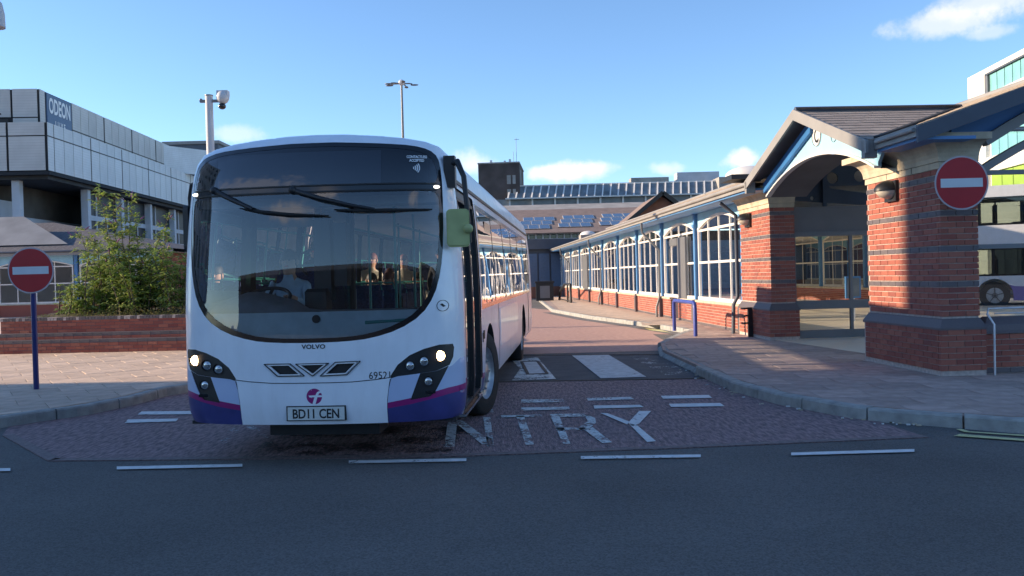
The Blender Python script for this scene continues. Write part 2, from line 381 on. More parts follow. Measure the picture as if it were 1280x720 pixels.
def inside(p, poly):
    x, y = p; c = False; n = len(poly); j = n - 1
    for i in range(n):
        xi, yi = poly[i][0], poly[i][1]; xj, yj = poly[j][0], poly[j][1]
        if (yi > y) != (yj > y) and x < (xj - xi) * (y - yi) / (yj - yi) + xi: c = not c
        j = i
    return c
def dens(poly, step):           # densify a closed outline
    o = []
    for i, p in enumerate(poly):
        q = poly[(i + 1) % len(poly)]; L = math.hypot(q[0] - p[0], q[1] - p[1]); n = max(1, int(math.ceil(L / step)))
        for k in range(n): o.append((p[0] + (q[0] - p[0]) * k / n, p[1] + (q[1] - p[1]) * k / n))
    return o
def cut(outer, regions, mapf, default, grid=None, skirt=.02, flip=False):
    """Cut a surface into parts. regions: (key, outline, offset). mapf(a,b,off)->point. returns {key: MB-ready (verts, tris, skirts)}"""
    vs = []; es = []
    for poly in [outer] + [r[1] for r in regions]:
        k = len(vs); n = len(poly); vs += [Vector(p) for p in poly]; es += [(k + i, k + (i + 1) % n) for i in range(n)]
    if grid:
        xs = [p[0] for p in outer]; ys = [p[1] for p in outer]
        gx = grid[0]; gy = grid[1]
        for a in gx:
            for b in gy:
                if inside((a, b), outer): vs.append(Vector((a, b)))
    V, E, F, _, _, _ = delaunay_2d_cdt(vs, es, [], 0, 1e-5)
    off = {default: 0.}; sets = {}
    for r in regions: off[r[0]] = r[2]
    for f in F:
        c = (sum(V[i][0] for i in f) / 3, sum(V[i][1] for i in f) / 3)
        if not inside(c, outer): continue
        key = default
        for r in regions:
            if inside(c, r[1]): key = r[0]; break
        if key is None: continue
        sets.setdefault(key, []).append(tuple(f))
    res = {}
    for key, tris in sets.items():
        idx = {}; vv = []; ff = []
        for f in tris:
            g = []
            for i in f:
                if i not in idx: idx[i] = len(vv); vv.append(mapf(V[i][0], V[i][1], off[key]))
                g.append(idx[i])
            ff.append(tuple(g[::-1]) if flip else tuple(g))
        cnt = {}
        for f in ff:
            for a, b in ((f[0], f[1]), (f[1], f[2]), (f[2], f[0])): cnt[(a, b)] = 1
        rev = {v: k for k, v in idx.items()}
        sv = []; sf = []
        for (a, b) in cnt:
            if (b, a) not in cnt:
                A = V[rev[a]]; B_ = V[rev[b]]; k = len(sv)
                sv += [vv[a], vv[b], mapf(B_[0], B_[1], off[key] + skirt), mapf(A[0], A[1], off[key] + skirt)]
                sf.append((k + 1, k, k + 3, k + 2))
        res[key] = (vv, ff, sv, sf)
    return res
def from_cut(res, key, m, smooth=True, skirt=True):
    b = MB(); vv, ff, sv, sf = res[key]; b.add(vv, ff, m, smooth)
    if skirt: b.add(sv, sf, m)
    return b

def text_mesh(txt, size, m, fn, spacing=1., bold=.0, align='CENTER', sx=1.):
    """text laid out flat (a right, b up), then mapped by fn(a,b)"""
    cu = bpy.data.curves.new('lettering', 'FONT'); cu.body = txt; cu.size = size; cu.align_x = align; cu.space_character = spacing; cu.offset = bold; cu.resolution_u = 3
    o = bpy.data.objects.new('lettering', cu); COL.objects.link(o)
    bpy.context.view_layer.update()
    me = bpy.data.meshes.new_from_object(o.evaluated_get(bpy.context.evaluated_depsgraph_get()))
    b = MB(); b.add([fn(v.co.x * sx, v.co.y) for v in me.vertices], [tuple(p.vertices) for p in me.polygons], m)
    bpy.data.objects.remove(o); bpy.data.meshes.remove(me)
    return b
def arc(cx, cy, r, a0, a1, n):
    return [(cx + r * math.cos(R(a0 + (a1 - a0) * i / n)), cy + r * math.sin(R(a0 + (a1 - a0) * i / n))) for i in range(n + 1)]

# ================================================================== the setting
def sheet(name, pts, z, m, kind='structure', parent=None, **k):
    b = MB(); b.prism([(p[0], p[1]) for p in pts], z - .003, z, m); o = b.build(name, parent)
    if kind: o['kind'] = kind
    return o
def bigsheet(name, x0, x1, y0, y1, z, m):
    b = MB(); b.add([(x0, y0, z), (x1, y0, z), (x1, y1, z), (x0, y1, z)], [(0, 1, 2, 3)], m); o = b.build(name, kind='structure'); return o
bigsheet('road', -1200, 1200, -600, 1500, 0, 'asphalt')
g2 = lambda a, b, z=0.: tuple(G(a, b, z)[:2])
PZ = .13
# kerb lines (outer foot), seen from the camera, running away from it
LK = [(-9.5, 8.3), (-7.6, 8.95)] + [g2(*p) for p in [(0, 535.5), (60, 526), (107, 520), (172, 506), (205, 496)]]
LK += [(LK[-1][0] + .42, LK[-1][1] + .75), (LK[-1][0] + .55, LK[-1][1] + 1.8), (-5.2, 18), (-5.7, 28), (-6.6, 46)]
RK = [(11.5, 7.2), (8.0, 8.0)] + [g2(*p) for p in [(1280, 542.5), (1167.5, 533), (1100, 528), (1056, 522), (971.7, 506), (914, 489), (880, 473), (850, 458), (824, 445)]]
RK += [g2(822, 436), g2(845, 424), g2(862, 418), g2(800, 408), g2(735, 399), g2(690, 390.5), (1.6, 52)]
entry = [g2(3, 545), g2(60, 577), g2(300, 575), g2(550, 572), g2(850, 561), g2(1160, 547.5), g2(1095, 526), g2(1056, 520), g2(971, 504), g2(905, 484), g2(884, 474), g2(610, 478.5), g2(236, 487), g2(212, 488), g2(172, 503), g2(107, 518), g2(60, 524), g2(12, 531)]
sheet('road_surface', entry, .004, 'setts')
edge = [g2(3, 545), g2(60, 577), g2(300, 575), g2(550, 572), g2(850, 561), g2(1160, 547.5)]
b = MB()
for p, q in zip(edge, edge[1:]):
    d = Vector((q[0] - p[0], q[1] - p[1])); n = Vector((-d.y, d.x)).normalized() * .11
    b.add([(p[0], p[1], .009), (q[0], q[1], .009), (q[0] + n.x, q[1] + n.y, .009), (p[0] + n.x, p[1] + n.y, .009)], [(0, 1, 2, 3)], 'setts_edge')
b.build('road_edging', kind='structure')
ze = [g2(236, 486.5), g2(610, 477.5), g2(884, 473), g2(850, 457), g2(824, 444.5), g2(640, 444.5), g2(420, 446)]
sheet('crossing_surface', ze, .004, 'asphalt_zebra')
far = [(-5.2, 17.55), (3.4, 17.55), (3.6, 22.3), g2(862, 418), g2(800, 408), g2(735, 399), g2(690, 390.5), (1.6, 52), (-6.6, 52), (-5.7, 28)]
sheet('road_beyond', far, .004, 'setts_far')
sheet('side_road', [(-2, 52), (2.4, 37), (3.0, 37), (2.6, 60), (-6, 60)], .008, 'asphalt')
# setts course along the crossing
b = MB(); p = Vector((*g2(600, 478.3), .0095)); q = Vector((*g2(884, 473.2), .0095))
b.beam(p, q, .09, .006, 'joint'); p = Vector((*g2(640, 444.6), .0095)); q = Vector((*g2(824, 443.6), .0095)); b.beam(p, q, .10, .006, 'joint')
b.build('road_joint', kind='structure')

def inset(line, d, side):
    o = []
    for i, p in enumerate(line):
        a = Vector(line[max(i - 1, 0)]); c = Vector(line[min(i + 1, len(line) - 1)]); t = (c - a).normalized()
        n = Vector((-t.y, t.x)) * side; o.append((p[0] + n.x * d, p[1] + n.y * d))
    return o
def pavement(name, line, others, m, sd_):
    base = inset(line, .07, sd_) + others
    b = MB(); b.prism(base, -.02, PZ - .010, m, bottom=False); root = b.build(name, kind='structure'); return root
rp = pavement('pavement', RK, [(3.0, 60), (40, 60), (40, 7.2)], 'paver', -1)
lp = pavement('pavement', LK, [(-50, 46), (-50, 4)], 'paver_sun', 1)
def inset(line, d, side):
    o = []
    for i, p in enumerate(line):
        a = Vector(line[max(i - 1, 0)]); c = Vector(line[min(i + 1, len(line) - 1)]); t = (c - a).normalized()
        n = Vector((-t.y, t.x)) * side; o.append((p[0] + n.x * d, p[1] + n.y * d))
    return o
def kerb(line, side, parent, L0=.92, ymax=30):
    # walk the line, one stone every L0
    pts = [Vector(p) for p in line]; inn = [Vector(p) for p in inset(line, .15, side)]
    cum = [0]
    for a, c in zip(pts, pts[1:]): cum.append(cum[-1] + (c - a).length)
    def at(s, arr):
        for i in range(len(pts) - 1):
            if s <= cum[i + 1] or i == len(pts) - 2:
                t = (s - cum[i]) / (cum[i + 1] - cum[i]); return arr[i].lerp(arr[i + 1], t)
    s = 0
    while s < cum[-1] - .1:
        L = L0 if at(s, pts).y < ymax else 3.; e = min(s + L, cum[-1]); g = .010; k = 4
        vs = []
        hz = PZ + random.uniform(-.006, .006)
        low = at((s + e) / 2, pts)
        drop = .035 if (side < 0 and 13.2 < low.y < 17.6 and low.x > 0) else hz
        for i in range(k + 1):
            t = s + g + (e - s - 2 * g) * i / k; A = at(t, pts); B_ = at(t, inn); n = (B_ - A).normalized()
            vs += [(A.x, A.y, -.05), (A.x + n.x * .006, A.y + n.y * .006, drop - .02), (A.x + n.x * .022, A.y + n.y * .022, drop), (B_.x, B_.y, hz)]
        fs = []
        for i in range(k):
            for j in range(3): q = (i * 4 + j, i * 4 + 4 + j, i * 4 + 5 + j, i * 4 + 1 + j); fs.append(q if side < 0 else q[::-1])
        fs += [(0, 1, 2, 3), tuple(k * 4 + x for x in (3, 2, 1, 0))]
        MB().add(vs, fs, 'kerb').build('kerb_stone', parent); s = e
kerb(LK, 1, lp); kerb(RK, -1, rp)
slabmesh = {}
def slabs(parent, m, line, others, xr, yr, ang, size, side, z, skip=lambda x, y: False, maxn=300):
    poly = inset(line, .16, side) + others
    me = MB(); s = size / 2 - .004; h = .02
    me.rings(-s + .006, s - .006, -s + .006, s - .006, [(.006, -h), (.006, -.004), (0, 0)], m)
    me = me.mesh('paving_slab'); ca, sa = math.cos(ang), math.sin(ang); n = 0; edge_b = MB(); cells = []
    for i in range(-80, 80):
        for j in range(-80, 80):
            u = (i + (.5 if j % 2 else 0)) * size; v = j * size; x = xr[2] + u * ca - v * sa; y = yr[2] + u * sa + v * ca
            if not (xr[0] < x < xr[1] and yr[0] < y < yr[1]) or skip(x, y): continue
            cs = [(x + a * s * ca - c * s * sa, y + a * s * sa + c * s * ca) for a, c in ((-1, -1), (1, -1), (1, 1), (-1, 1))]
            ins = [inside(c, poly) for c in cs]
            if all(ins): cells.append((x * x + y * y, x, y))
            elif any(ins):   # cut slabs at the edge
                pl = clip(cs, poly)
                if pl and len(pl) > 2: edge_b.prism(pl, z - h, z, m)
    cells.sort()
    rest = MB()
    for k, (_, x, y) in enumerate(cells):
        zz = z + random.uniform(-.0025, .0025)
        if k < maxn: o = inst('paving_slab', me, parent, (x, y, zz), ang)
        else: rest.prism([(x + a * s * ca - c * s * sa, y + a * s * sa + c * s * ca) for a, c in ((-1, -1), (1, -1), (1, 1), (-1, 1))], zz - h, zz, m)
    if edge_b.v: edge_b.build('cut_slabs', parent, kind='stuff')
    if rest.v: rest.build('distant_slabs', parent, kind='stuff')
def clip(sub, poly):
    # crude: keep corners inside plus crossings of edges with the outline
    pts = [c for c in sub if inside(c, poly)]
    for i in range(4):
        a = sub[i]; c = sub[(i + 1) % 4]
        for j in range(len(poly)):
            p = poly[j]; q = poly[(j + 1) % len(poly)]
            r = (c[0] - a[0], c[1] - a[1]); s = (q[0] - p[0], q[1] - p[1]); dn = r[0] * s[1] - r[1] * s[0]
            if abs(dn) < 1e-9: continue
            t = ((p[0] - a[0]) * s[1] - (p[1] - a[1]) * s[0]) / dn; u = ((p[0] - a[0]) * r[1] - (p[1] - a[1]) * r[0]) / dn
            if 0 <= t <= 1 and 0 <= u <= 1: pts.append((a[0] + r[0] * t, a[1] + r[1] * t))
    if len(pts) < 3: return None
    cx = sum(p[0] for p in pts) / len(pts); cy = sum(p[1] for p in pts) / len(pts)
    return sorted(pts, key=lambda p: math.atan2(p[1] - cy, p[0] - cx))
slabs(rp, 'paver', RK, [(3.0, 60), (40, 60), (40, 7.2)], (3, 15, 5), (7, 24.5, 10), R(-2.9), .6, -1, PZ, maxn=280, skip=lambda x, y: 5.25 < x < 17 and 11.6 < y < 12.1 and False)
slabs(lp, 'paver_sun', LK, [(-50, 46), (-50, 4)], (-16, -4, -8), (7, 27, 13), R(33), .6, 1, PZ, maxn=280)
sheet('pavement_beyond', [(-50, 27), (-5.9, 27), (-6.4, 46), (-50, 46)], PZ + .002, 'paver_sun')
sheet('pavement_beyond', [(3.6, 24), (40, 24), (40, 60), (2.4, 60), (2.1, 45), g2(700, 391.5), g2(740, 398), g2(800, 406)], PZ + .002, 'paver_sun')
sheet('station_floor', [(6.4, 12.0), (16.5, 12.5), (15, 60), (4, 60), (5.4, 17.8)], PZ + .006, 'floor_pale')
# sunlit pale channel and the yellow mark along the far kerb
b = MB(); ln = [g2(*p) for p in [(862, 418), (800, 408), (735, 399), (690, 390.5)]]; l2 = inset(ln, -.42, -1)
for i in range(3): b.add([(*ln[i], .009), (*l2[i], .009), (*l2[i + 1], .009), (*ln[i + 1], .009)], [(0, 1, 2, 3)], 'channel')
b.build('road_channel', kind='structure')

# ---- road markings
def mark(name, quads, m, label, cat='road marking', group=None, z=.013, px=True):
    b = MB()
    for q in quads:
        pts = [G(a, c, 0) if px else Vector((a, c, 0)) for a, c in q]
        n = len(pts); cx = sum(p.x for p in pts) / n
        ar = sum(pts[i].x * pts[(i + 1) % n].y - pts[(i + 1) % n].x * pts[i].y for i in range(n))
        if ar < 0: pts = pts[::-1]
        b.add([(p.x, p.y, z) for p in pts], [tuple(range(n))], m)
    return tag(b.build(name), label, cat, group)
D1 = 'dashes of the give way line across the street'
for i, (a, y0, c, y1, t) in enumerate([(-160, 591, 13, 588.5, 'white lane dash cut by the left edge of the picture'), (146, 586.5, 303, 583.2, 'white lane dash in front of the left half of the bus'), (436, 579, 583, 576.2, 'white lane dash in front of the right half of the bus'), (726, 573.5, 876, 571.3, 'white lane dash below the painted letters R and Y'), (989, 569, 1143, 564.6, 'rightmost white lane dash on the dark street')]):
    mark('lane_dash', [[(a, y0 + 2), (c, y1 + 2), (c, y1 - 1.6), (a, y0 - 1.6)]], 'paint', t, group=D1)
mark('lane_line', [[(1195, 538), (1203, 538), (1212, 540.8), (1340, 549), (1340, 551), (1205, 541.5)], [(1192, 546.5), (1200, 544), (1290, 551.3), (1290, 553.5)]], 'paint_yellow', 'pair of yellow lines beside the kerb at the right edge')
GW = 'short double dashes across the bus entry'
for q, t, w in [([(652, 500.6), (704, 500.2), (706, 503.8), (651, 504.6)], 'worn white dash above the T, upper one of its pair', 1), ([(652, 510.6), (711, 509.6), (713, 513), (651, 514.5)], 'worn white dash above the T, lower one of its pair', 1),
                ([(733, 498.5), (788, 497.3), (793, 500.3), (735, 502)], 'white dash left of the Y, upper one of its pair', 1), ([(742, 508.2), (800, 507.3), (805, 510.2), (743, 512)], 'white dash left of the Y, lower one of its pair', 0),
                ([(826, 496), (886, 494.8), (890, 498.6), (829, 499.6)], 'clean white dash nearest the right kerb, upper one', 0), ([(836, 506), (900, 505), (906, 509), (839, 510)], 'clean white dash nearest the right kerb, lower one', 0),
                ([(177, 515.5), (240, 515), (240, 519), (172, 519.5)], 'white dash left of the bus bumper, farther one', 0), ([(160, 525.5), (223, 524.5), (220, 528), (156, 530)], 'white dash left of the bus bumper, nearer one', 0),
                ([(579, 513.5), (616, 513), (617, 516.6), (580, 517.4)], 'white dash beside the front wheel of the bus', 1)]:
    mark('entry_dash', [q], 'paint_worn' if w else 'paint', t, group=GW)
LT = 'painted letters on the road'
mark('painted_letter', [[(645, 521), (655, 521), (667.5, 557), (657, 557.5)], [(626, 520.6), (677, 519.6), (678, 522.2), (627, 523)]], 'paint_worn', 'worn white letter T painted on the red road', 'painted letter', LT)
mark('painted_letter', [[(687, 519), (698, 518.6), (713, 556), (704, 556.6)], [(696, 518.6), (731, 518.4), (738, 521.6), (700, 522.6)], [(731, 518.4), (744, 524), (745, 530), (735, 528), (732, 523), (733, 521.6)], [(735, 528), (745, 530), (738, 536), (726, 540), (722, 536.5)], [(694, 535.6), (726, 536.2), (733, 537), (731, 539), (697, 539)], [(731, 539), (741, 535.5), (765, 554.5), (753, 555.6)]], 'paint_worn', 'worn white letter R painted on the red road', 'painted letter', LT)
mark('painted_letter', [[(785, 530), (797, 533.6), (820, 553), (809, 554.2)], [(799, 515), (814, 515), (799, 531), (791, 534), (785, 530)], [(750, 517.5), (760, 518), (787, 528.5), (784, 532)]], 'paint', 'bold white letter Y painted on the red road', 'painted letter', LT)
mark('painted_letter', [[(560, 528), (572, 526), (568, 560), (555, 560.5)], [(566, 527), (578, 527), (600, 543), (616, 550), (616, 559.6), (604, 558), (590, 547)], [(604, 523), (613, 523), (617.5, 559), (609, 559.4)]], 'paint_worn', 'broken white letter N painted beside the bus front', 'painted letter', LT)
mark('painted_letter', [[(500, 539), (522, 538), (522, 541), (499, 542)], [(497, 540), (504, 540), (497, 559), (489, 559.5)], [(489, 557), (520, 556), (520, 559), (489, 560)]], 'paint_faint', 'faint white letter E in the shade under the bus', 'painted letter', LT)
mark('painted_letter', [[(297, 529), (309, 528.5), (284, 556), (270, 556.5)], [(352, 529), (362, 529), (352, 556), (339, 556)], [(298, 529), (308, 529), (352, 554), (340, 556)]], 'paint_faint', 'faint white letter N left of the word under the bus', 'painted letter', LT)
mark('painted_letter', [[(390, 530), (440, 529), (446, 533), (386, 534)], [(384, 533), (394, 533), (386, 556), (374, 556)], [(440, 531), (450, 532), (448, 555), (436, 555)], [(378, 553), (446, 552), (444, 556), (374, 557)]], 'paint_faint', 'faint white letter O in the dark under the bus', 'painted letter', LT)
ZB = 'zebra crossing stripes'
mark('zebra_stripe', [[(638, 449), (672, 447.5), (695, 474.5), (640, 476.5), (650, 462)]], 'paint_worn', 'patched and worn zebra stripe beside the bus wheel', 'crossing stripe', ZB)
mark('zebra_stripe', [[(715, 445), (761, 444.4), (808, 472), (751, 473.8)]], 'paint_grey', 'wide white zebra stripe in the middle of the crossing', 'crossing stripe', ZB)
mark('zebra_stripe', [[(786, 446.5), (808, 446), (872, 468), (832, 470)]], 'paint_faint', 'nearly worn away zebra stripe next to the right kerb', 'crossing stripe', ZB)
mark('yellow_mark', [[(806, 410.5), (826, 412.8), (840, 416.6), (812, 413.2)]], 'paint_yellow', 'bright yellow patch on the far kerb channel', 'road marking')
# manhole outline in the patched stripe
b = MB()
c0 = [G(a, c, 0) for a, c in [(652, 453), (672, 452.5), (684, 468), (660, 469)]]
for i in range(4):
    p, q = c0[i], c0[(i + 1) % 4]; b.beam((p.x, p.y, .018), (q.x, q.y, .018), .05, .008, 'joint')
b.prism([(p.x, p.y) for p in c0], .006, .0145, 'paint_grey')
tag(b.build('drain_cover'), 'square drain cover set in the worn zebra stripe', 'drain cover')
# flat sheet of patchy near-black blotches on the road under the bus
b = MB(); b.add([(-2.5, 7.8, .0095), (-.6, 7.9, .0095), (-.5, 9.4, .0095), (-2.5, 9.3, .0095)], [(0, 1, 2, 3)], 'dark_blotch'); o = b.build('dark_blotches', kind='stuff')
# litter along the right kerb
lit = MB()
for k in range(46):
    i = random.randint(3, 8); t = random.random(); a = RK[i]; c = RK[i + 1]
    x = a[0] + (c[0] - a[0]) * t; y = a[1] + (c[1] - a[1]) * t; n = Vector((-1, -.4)).normalized(); d = abs(random.gauss(.04, .07)); r = random.uniform(.006, .022)
    lit.box(x - d * .8 - r, x - d * .8 + r, y - d - r * .6, y - d + r * .6, .004, .012 + r * .3, random.choice(['stone', 'paint', 'twig', 'stone']), Matrix.Identity(4))
lit.build('gutter_debris', kind='stuff')

# ================================================================== planter with shrub
def course_wall(b, x0, x1, y, z0, z1, m_of, L=.225, H=.075, dep=.05, batter=0):
    r = 0; z = z0
    while z < z1 - .01:
        x = x0 - (L / 2 if r % 2 else 0)
        while x < x1:
            a = max(x, x0); c = min(x + L - .01, x1)
            if c - a > .02: b.box(a, c, y - random.uniform(.004, .008), y + dep, z + .004, z + H - .006, m_of(r))
            x += L
        z += H; r += 1
pl = thing('planter', 'long battered red brick planter with grey bands on the sunny left pavement', 'planter', (-11.75, 19.55, PZ), math.atan2(18.97 - 19.8, 4.6) * .42)
L_ = 9.0; HP = .80
core = MB(); core.rings(0, L_, 0, 5.0, [(.0, 0), (.0, .29), (-.05, .31), (-.05, .44), (-.10, .46), (-.10, HP - .07)], 'brick_dark'); core.build('core', pl)
bk = MB()
def three(y0, z0, z1, x0, x1, dark):
    course_wall(bk, x0, x1, y0, z0, z1, lambda r: 'brick_dark' if dark else 'brick')
three(0, 0, .225, 0, L_, False); three(0, .225, .30, 0, L_, True); three(.05, .30, .375, .05, L_ - .05, False); three(.05, .375, .45, .05, L_ - .05, True); three(.10, .45, HP - .07, .10, L_ - .10, False)
bk.build('bricks', pl, kind='stuff')
sw = MB()      # the left end wall
Mz = Matrix.Rotation(R(90), 4, 'Z')
def endwall(x, z0, z1, y0, y1, m):
    z = z0; r = 0
    while z < z1 - .01:
        y = y0 - (.11 if r % 2 else 0)
        while y < y1:
            a = max(y, y0); c = min(y + .215, y1)
            if c - a > .02: sw.box(x - .006, x + .04, a, c, z + .004, z + .069, m)
            y += .225
        z += .075; r += 1
endwall(0, 0, .3, .05, 4.9, 'brick'); endwall(.05, .3, .45, .10, 4.8, 'brick'); endwall(.10, .45, HP - .07, .15, 4.7, 'brick'); sw.build('end_bricks', pl, kind='stuff')
cp = MB(); x = .09
while x < L_ - .2:
    cp.box(x, x + .066, .085, .31, HP - .07, HP + random.uniform(-.003, .003), 'brick_dark' if random.random() < .75 else 'mortar'); x += .075
y = .32
while y < 4.8: cp.box(.085, .31, y, y + .066, HP - .07, HP, 'brick_dark'); y += .075
cp.build('coping', pl, kind='stuff')
so = MB(); nx, ny = 36, 18
vs = [(.35 + (L_ - .7) * i / nx, .38 + 4.3 * j / ny, HP - .06 + .12 * math.sin(math.pi * j / ny) + random.uniform(-.02, .03)) for j in range(ny + 1) for i in range(nx + 1)]
so.add(vs, [(j * (nx + 1) + i, j * (nx + 1) + i + 1, (j + 1) * (nx + 1) + i + 1, (j + 1) * (nx + 1) + i) for j in range(ny) for i in range(nx)], 'soil', True); so.build('soil', pl)

def leaf(b, c, d, up, L, w, m):     # folded lance-shaped leaf: 4 quads/tris
    d = d.normalized(); s = d.cross(up); s = s.normalized() if s.length > 1e-4 else Vector((1, 0, 0)); n = s.cross(d)
    p = [c, c + d * L * .4 + s * w - n * w * .2, c + d * L * .45 + n * w * .1, c + d * L * .4 - s * w - n * w * .2, c + d * L - Vector((0, 0, L * .35))]
    b.add(p, [(0, 1, 2), (0, 2, 3), (2, 1, 4), (3, 2, 4)], m)
def shrub(name, label, base, stems, seed, flowers=True, mleaf='leaf', dens_=1., lsz=1.):
    rnd = random.Random(seed); t = thing(name, label, 'shrub', base)
    sb = MB(); lb = MB(); fb = MB()
    def rv(a): return Vector((rnd.gauss(0, a), rnd.gauss(0, a), rnd.gauss(0, a)))
    for (x, y, h, lx, ly) in stems:
        p = Vector((x, y, 0)); d = Vector((lx, ly, 1.)).normalized(); pts = [p.copy()]; n = max(5, int(h / .16)); step = h / n
        for i in range(n):
            d = (d + rv(.06) + Vector((lx, ly, 0)) * .02).normalized(); p = p + d * step; pts.append(p.copy())
        sb.path(pts, [.018 * (1 - i / (n + 1)) + .004 for i in range(n + 1)], 'twig', 5)
        for i in range(1, n + 1):
            f = i / n
            for side in range(3 if f > .12 else 1):
                # side shoot
                a = rnd.uniform(0, 6.28); sd_ = (Vector((math.cos(a), math.sin(a), rnd.uniform(.1, .9)))).normalized()
                L = rnd.uniform(.15, .42) * (1.15 - f * .75) * min(1.2, h / 1.6); q = pts[i].copy(); k = max(2, int(L / .055)); sp = [q.copy()]
                for j in range(k):
                    sd_ = (sd_ + rv(.12) + Vector((0, 0, -.03))).normalized(); q = q + sd_ * (L / k); sp.append(q.copy())
                    for e in (0, 1, 2):
                        if rnd.random() > dens_: continue
                        a2 = rnd.uniform(0, 6.28); ld = (sd_ * .5 + Vector((math.cos(a2), math.sin(a2), rnd.uniform(-.3, .6)))).normalized()
                        leaf(lb, q, ld, Vector((0, 0, 1)), rnd.uniform(.09, .19) * lsz, rnd.uniform(.018, .034) * lsz, 'leaf_pale' if rnd.random() < .28 else mleaf)
                if flowers and f > .8 and rnd.random() < .12:
                    fd = (sd_ + Vector((0, 0, .6))).normalized(); fb.path([q, q + fd * .07, q + fd * .15 + rv(.008)], [.012, .017, .004], 'flower', 5)
                if k > 3: sb.path([sp[0], sp[len(sp) // 2], sp[-1]], [.006, .004, .002], 'twig', 4)
        if flowers and h > 1.4 and rnd.random() < .5:
            fb.path([pts[-1], pts[-1] + d * .08, pts[-1] + d * .19 + rv(.02)], [.014, .02, .004], 'flower', 5)
    sb.build('stems', t, kind='stuff'); lb.build('foliage', t, kind='stuff')
    if fb.v: fb.build('flowers', t, kind='stuff')
    return t
PX = lambda px, D, z=0.: P(px, 380, D).x
rnd = random.Random(5)
def stems_for(lo, hi, n, hmin, hmax, spread=.6):
    return [(rnd.uniform(lo, hi), rnd.uniform(-spread, spread), rnd.uniform(hmin, hmax), rnd.gauss(0, .12), rnd.gauss(0, .1)) for _ in range(n)]
zb = PZ + HP - .02
st = stems_for(-.8, .9, 24, 1.0, 1.75) + [(.0, 0, 3.05, -.06, 0), (.1, .1, 2.9, .10, .0), (-.1, .1, 2.9, -.14, 0), (.3, .1, 2.45, .18, 0), (-.5, .1, 2.0, -.25, 0), (.5, 0, 2.3, .08, 0), (-.35, 0, 2.2, -.30, 0), (.2, 0, 2.5, -.02, 0)]
shrub('flowering_shrub', 'tall flowering shrub rising above the brick planter against the grey building', (PX(152, 21.2), 21.2, zb), st, 3)
st = stems_for(-.8, .95, 28, .8, 1.55) + [(.5, 0, 1.9, .05, 0), (.0, .1, 1.95, .05, 0)]
shrub('leafy_shrub', 'lower bright green shrub beside the bus on the planter', (PX(203, 20.7), 20.7, zb), st, 8, flowers=False)
st = stems_for(-.9, .7, 26, .35, .9, .5)
shrub('leafy_shrub', 'low sprawling shrub at the thin left end of the planted bed', (PX(112, 21), 21, zb - .03), st, 12, flowers=False, dens_=.8)
wb = MB(); rr = random.Random(2)
for k in range(7000):
    u = rr.random() ** .7; x = .3 + (L_ - 1.2) * u; y = .34 + rr.random() ** 1.5 * 2.8
    hgt = .07 + .20 * min(1, u * 3) * rr.random()
    a = rr.uniform(0, 6.28); c = Vector((x, y, HP - .05 + rr.random() * hgt))
    leaf(wb, c, Vector((math.cos(a), math.sin(a), rr.uniform(-.1, .9))), Vector((0, 0, 1)), rr.uniform(.05, .13), rr.uniform(.008, .018), 'weeds')
wo = wb.build('ground_cover', None, kind='stuff'); wo.matrix_world = Matrix.Translation(pl.location) @ Matrix.Rotation(pl.rotation_euler.z, 4, 'Z')

# ================================================================== no entry signs
def sign_face(b, c, r, M):
    n = 48
    def disc(rr, d0, d1, m):
        b.prismM([(rr * math.cos(2 * math.pi * i / n), rr * math.sin(2 * math.pi * i / n)) for i in range(n)], d0, d1, m, lambda a, z, d: M @ Vector((a, d, z)) + Vector(c))
    return disc
def no_entry(name, label, base, c, r, yaw, pole):
    t = thing(name, label, 'road sign', base); M = Matrix.Rotation(yaw, 3, 'Z'); off = Vector(c)
    n = 56
    def D(part, pts, d0, d1, m):
        b = MB(); b.prismM(pts, d0, d1, m, lambda a, z, d: M @ Vector((a, d, z)) + off); return b.build(part, t)
    circ = lambda rr: [(rr * math.cos(2 * math.pi * i / n), rr * math.sin(2 * math.pi * i / n)) for i in range(n)]
    D('sign_plate', circ(r), .0, .004, 'sign_edge'); D('red_disc', circ(r * .94), -.0025, .0, 'sign_red')
    w = r * .78; h = r * .165; D('white_bar', [(-w, -h), (w, -h), (w, h), (-w, h)], -.005, -.0026, 'sign_white')
    pole(t, M, off)
    return t
Ls = P(40, 338, 12.55); Lb = P(42, 494, 12.55)
def lpole(t, M, off):
    b = MB(); b.tube((off.x + .0, .045, 0), (off.x, .045, off.z + .30), .038, 'pole_blue', n=16); b.build('post', t)
    b = MB(); b.box(off.x - .05, off.x + .05, .0, .09, off.z - .15, off.z - .11, 'metal_grey'); b.box(off.x - .05, off.x + .05, .0, .09, off.z + .11, off.z + .15, 'metal_grey'); b.build('clamp', t)
xb = (Ls.x + Lb.x) / 2
no_entry('no_entry_sign', 'round red no entry sign on a dark blue post on the left pavement', (xb, 12.55, PZ), (0, 0, Ls.z - PZ), .335, 0, lpole)

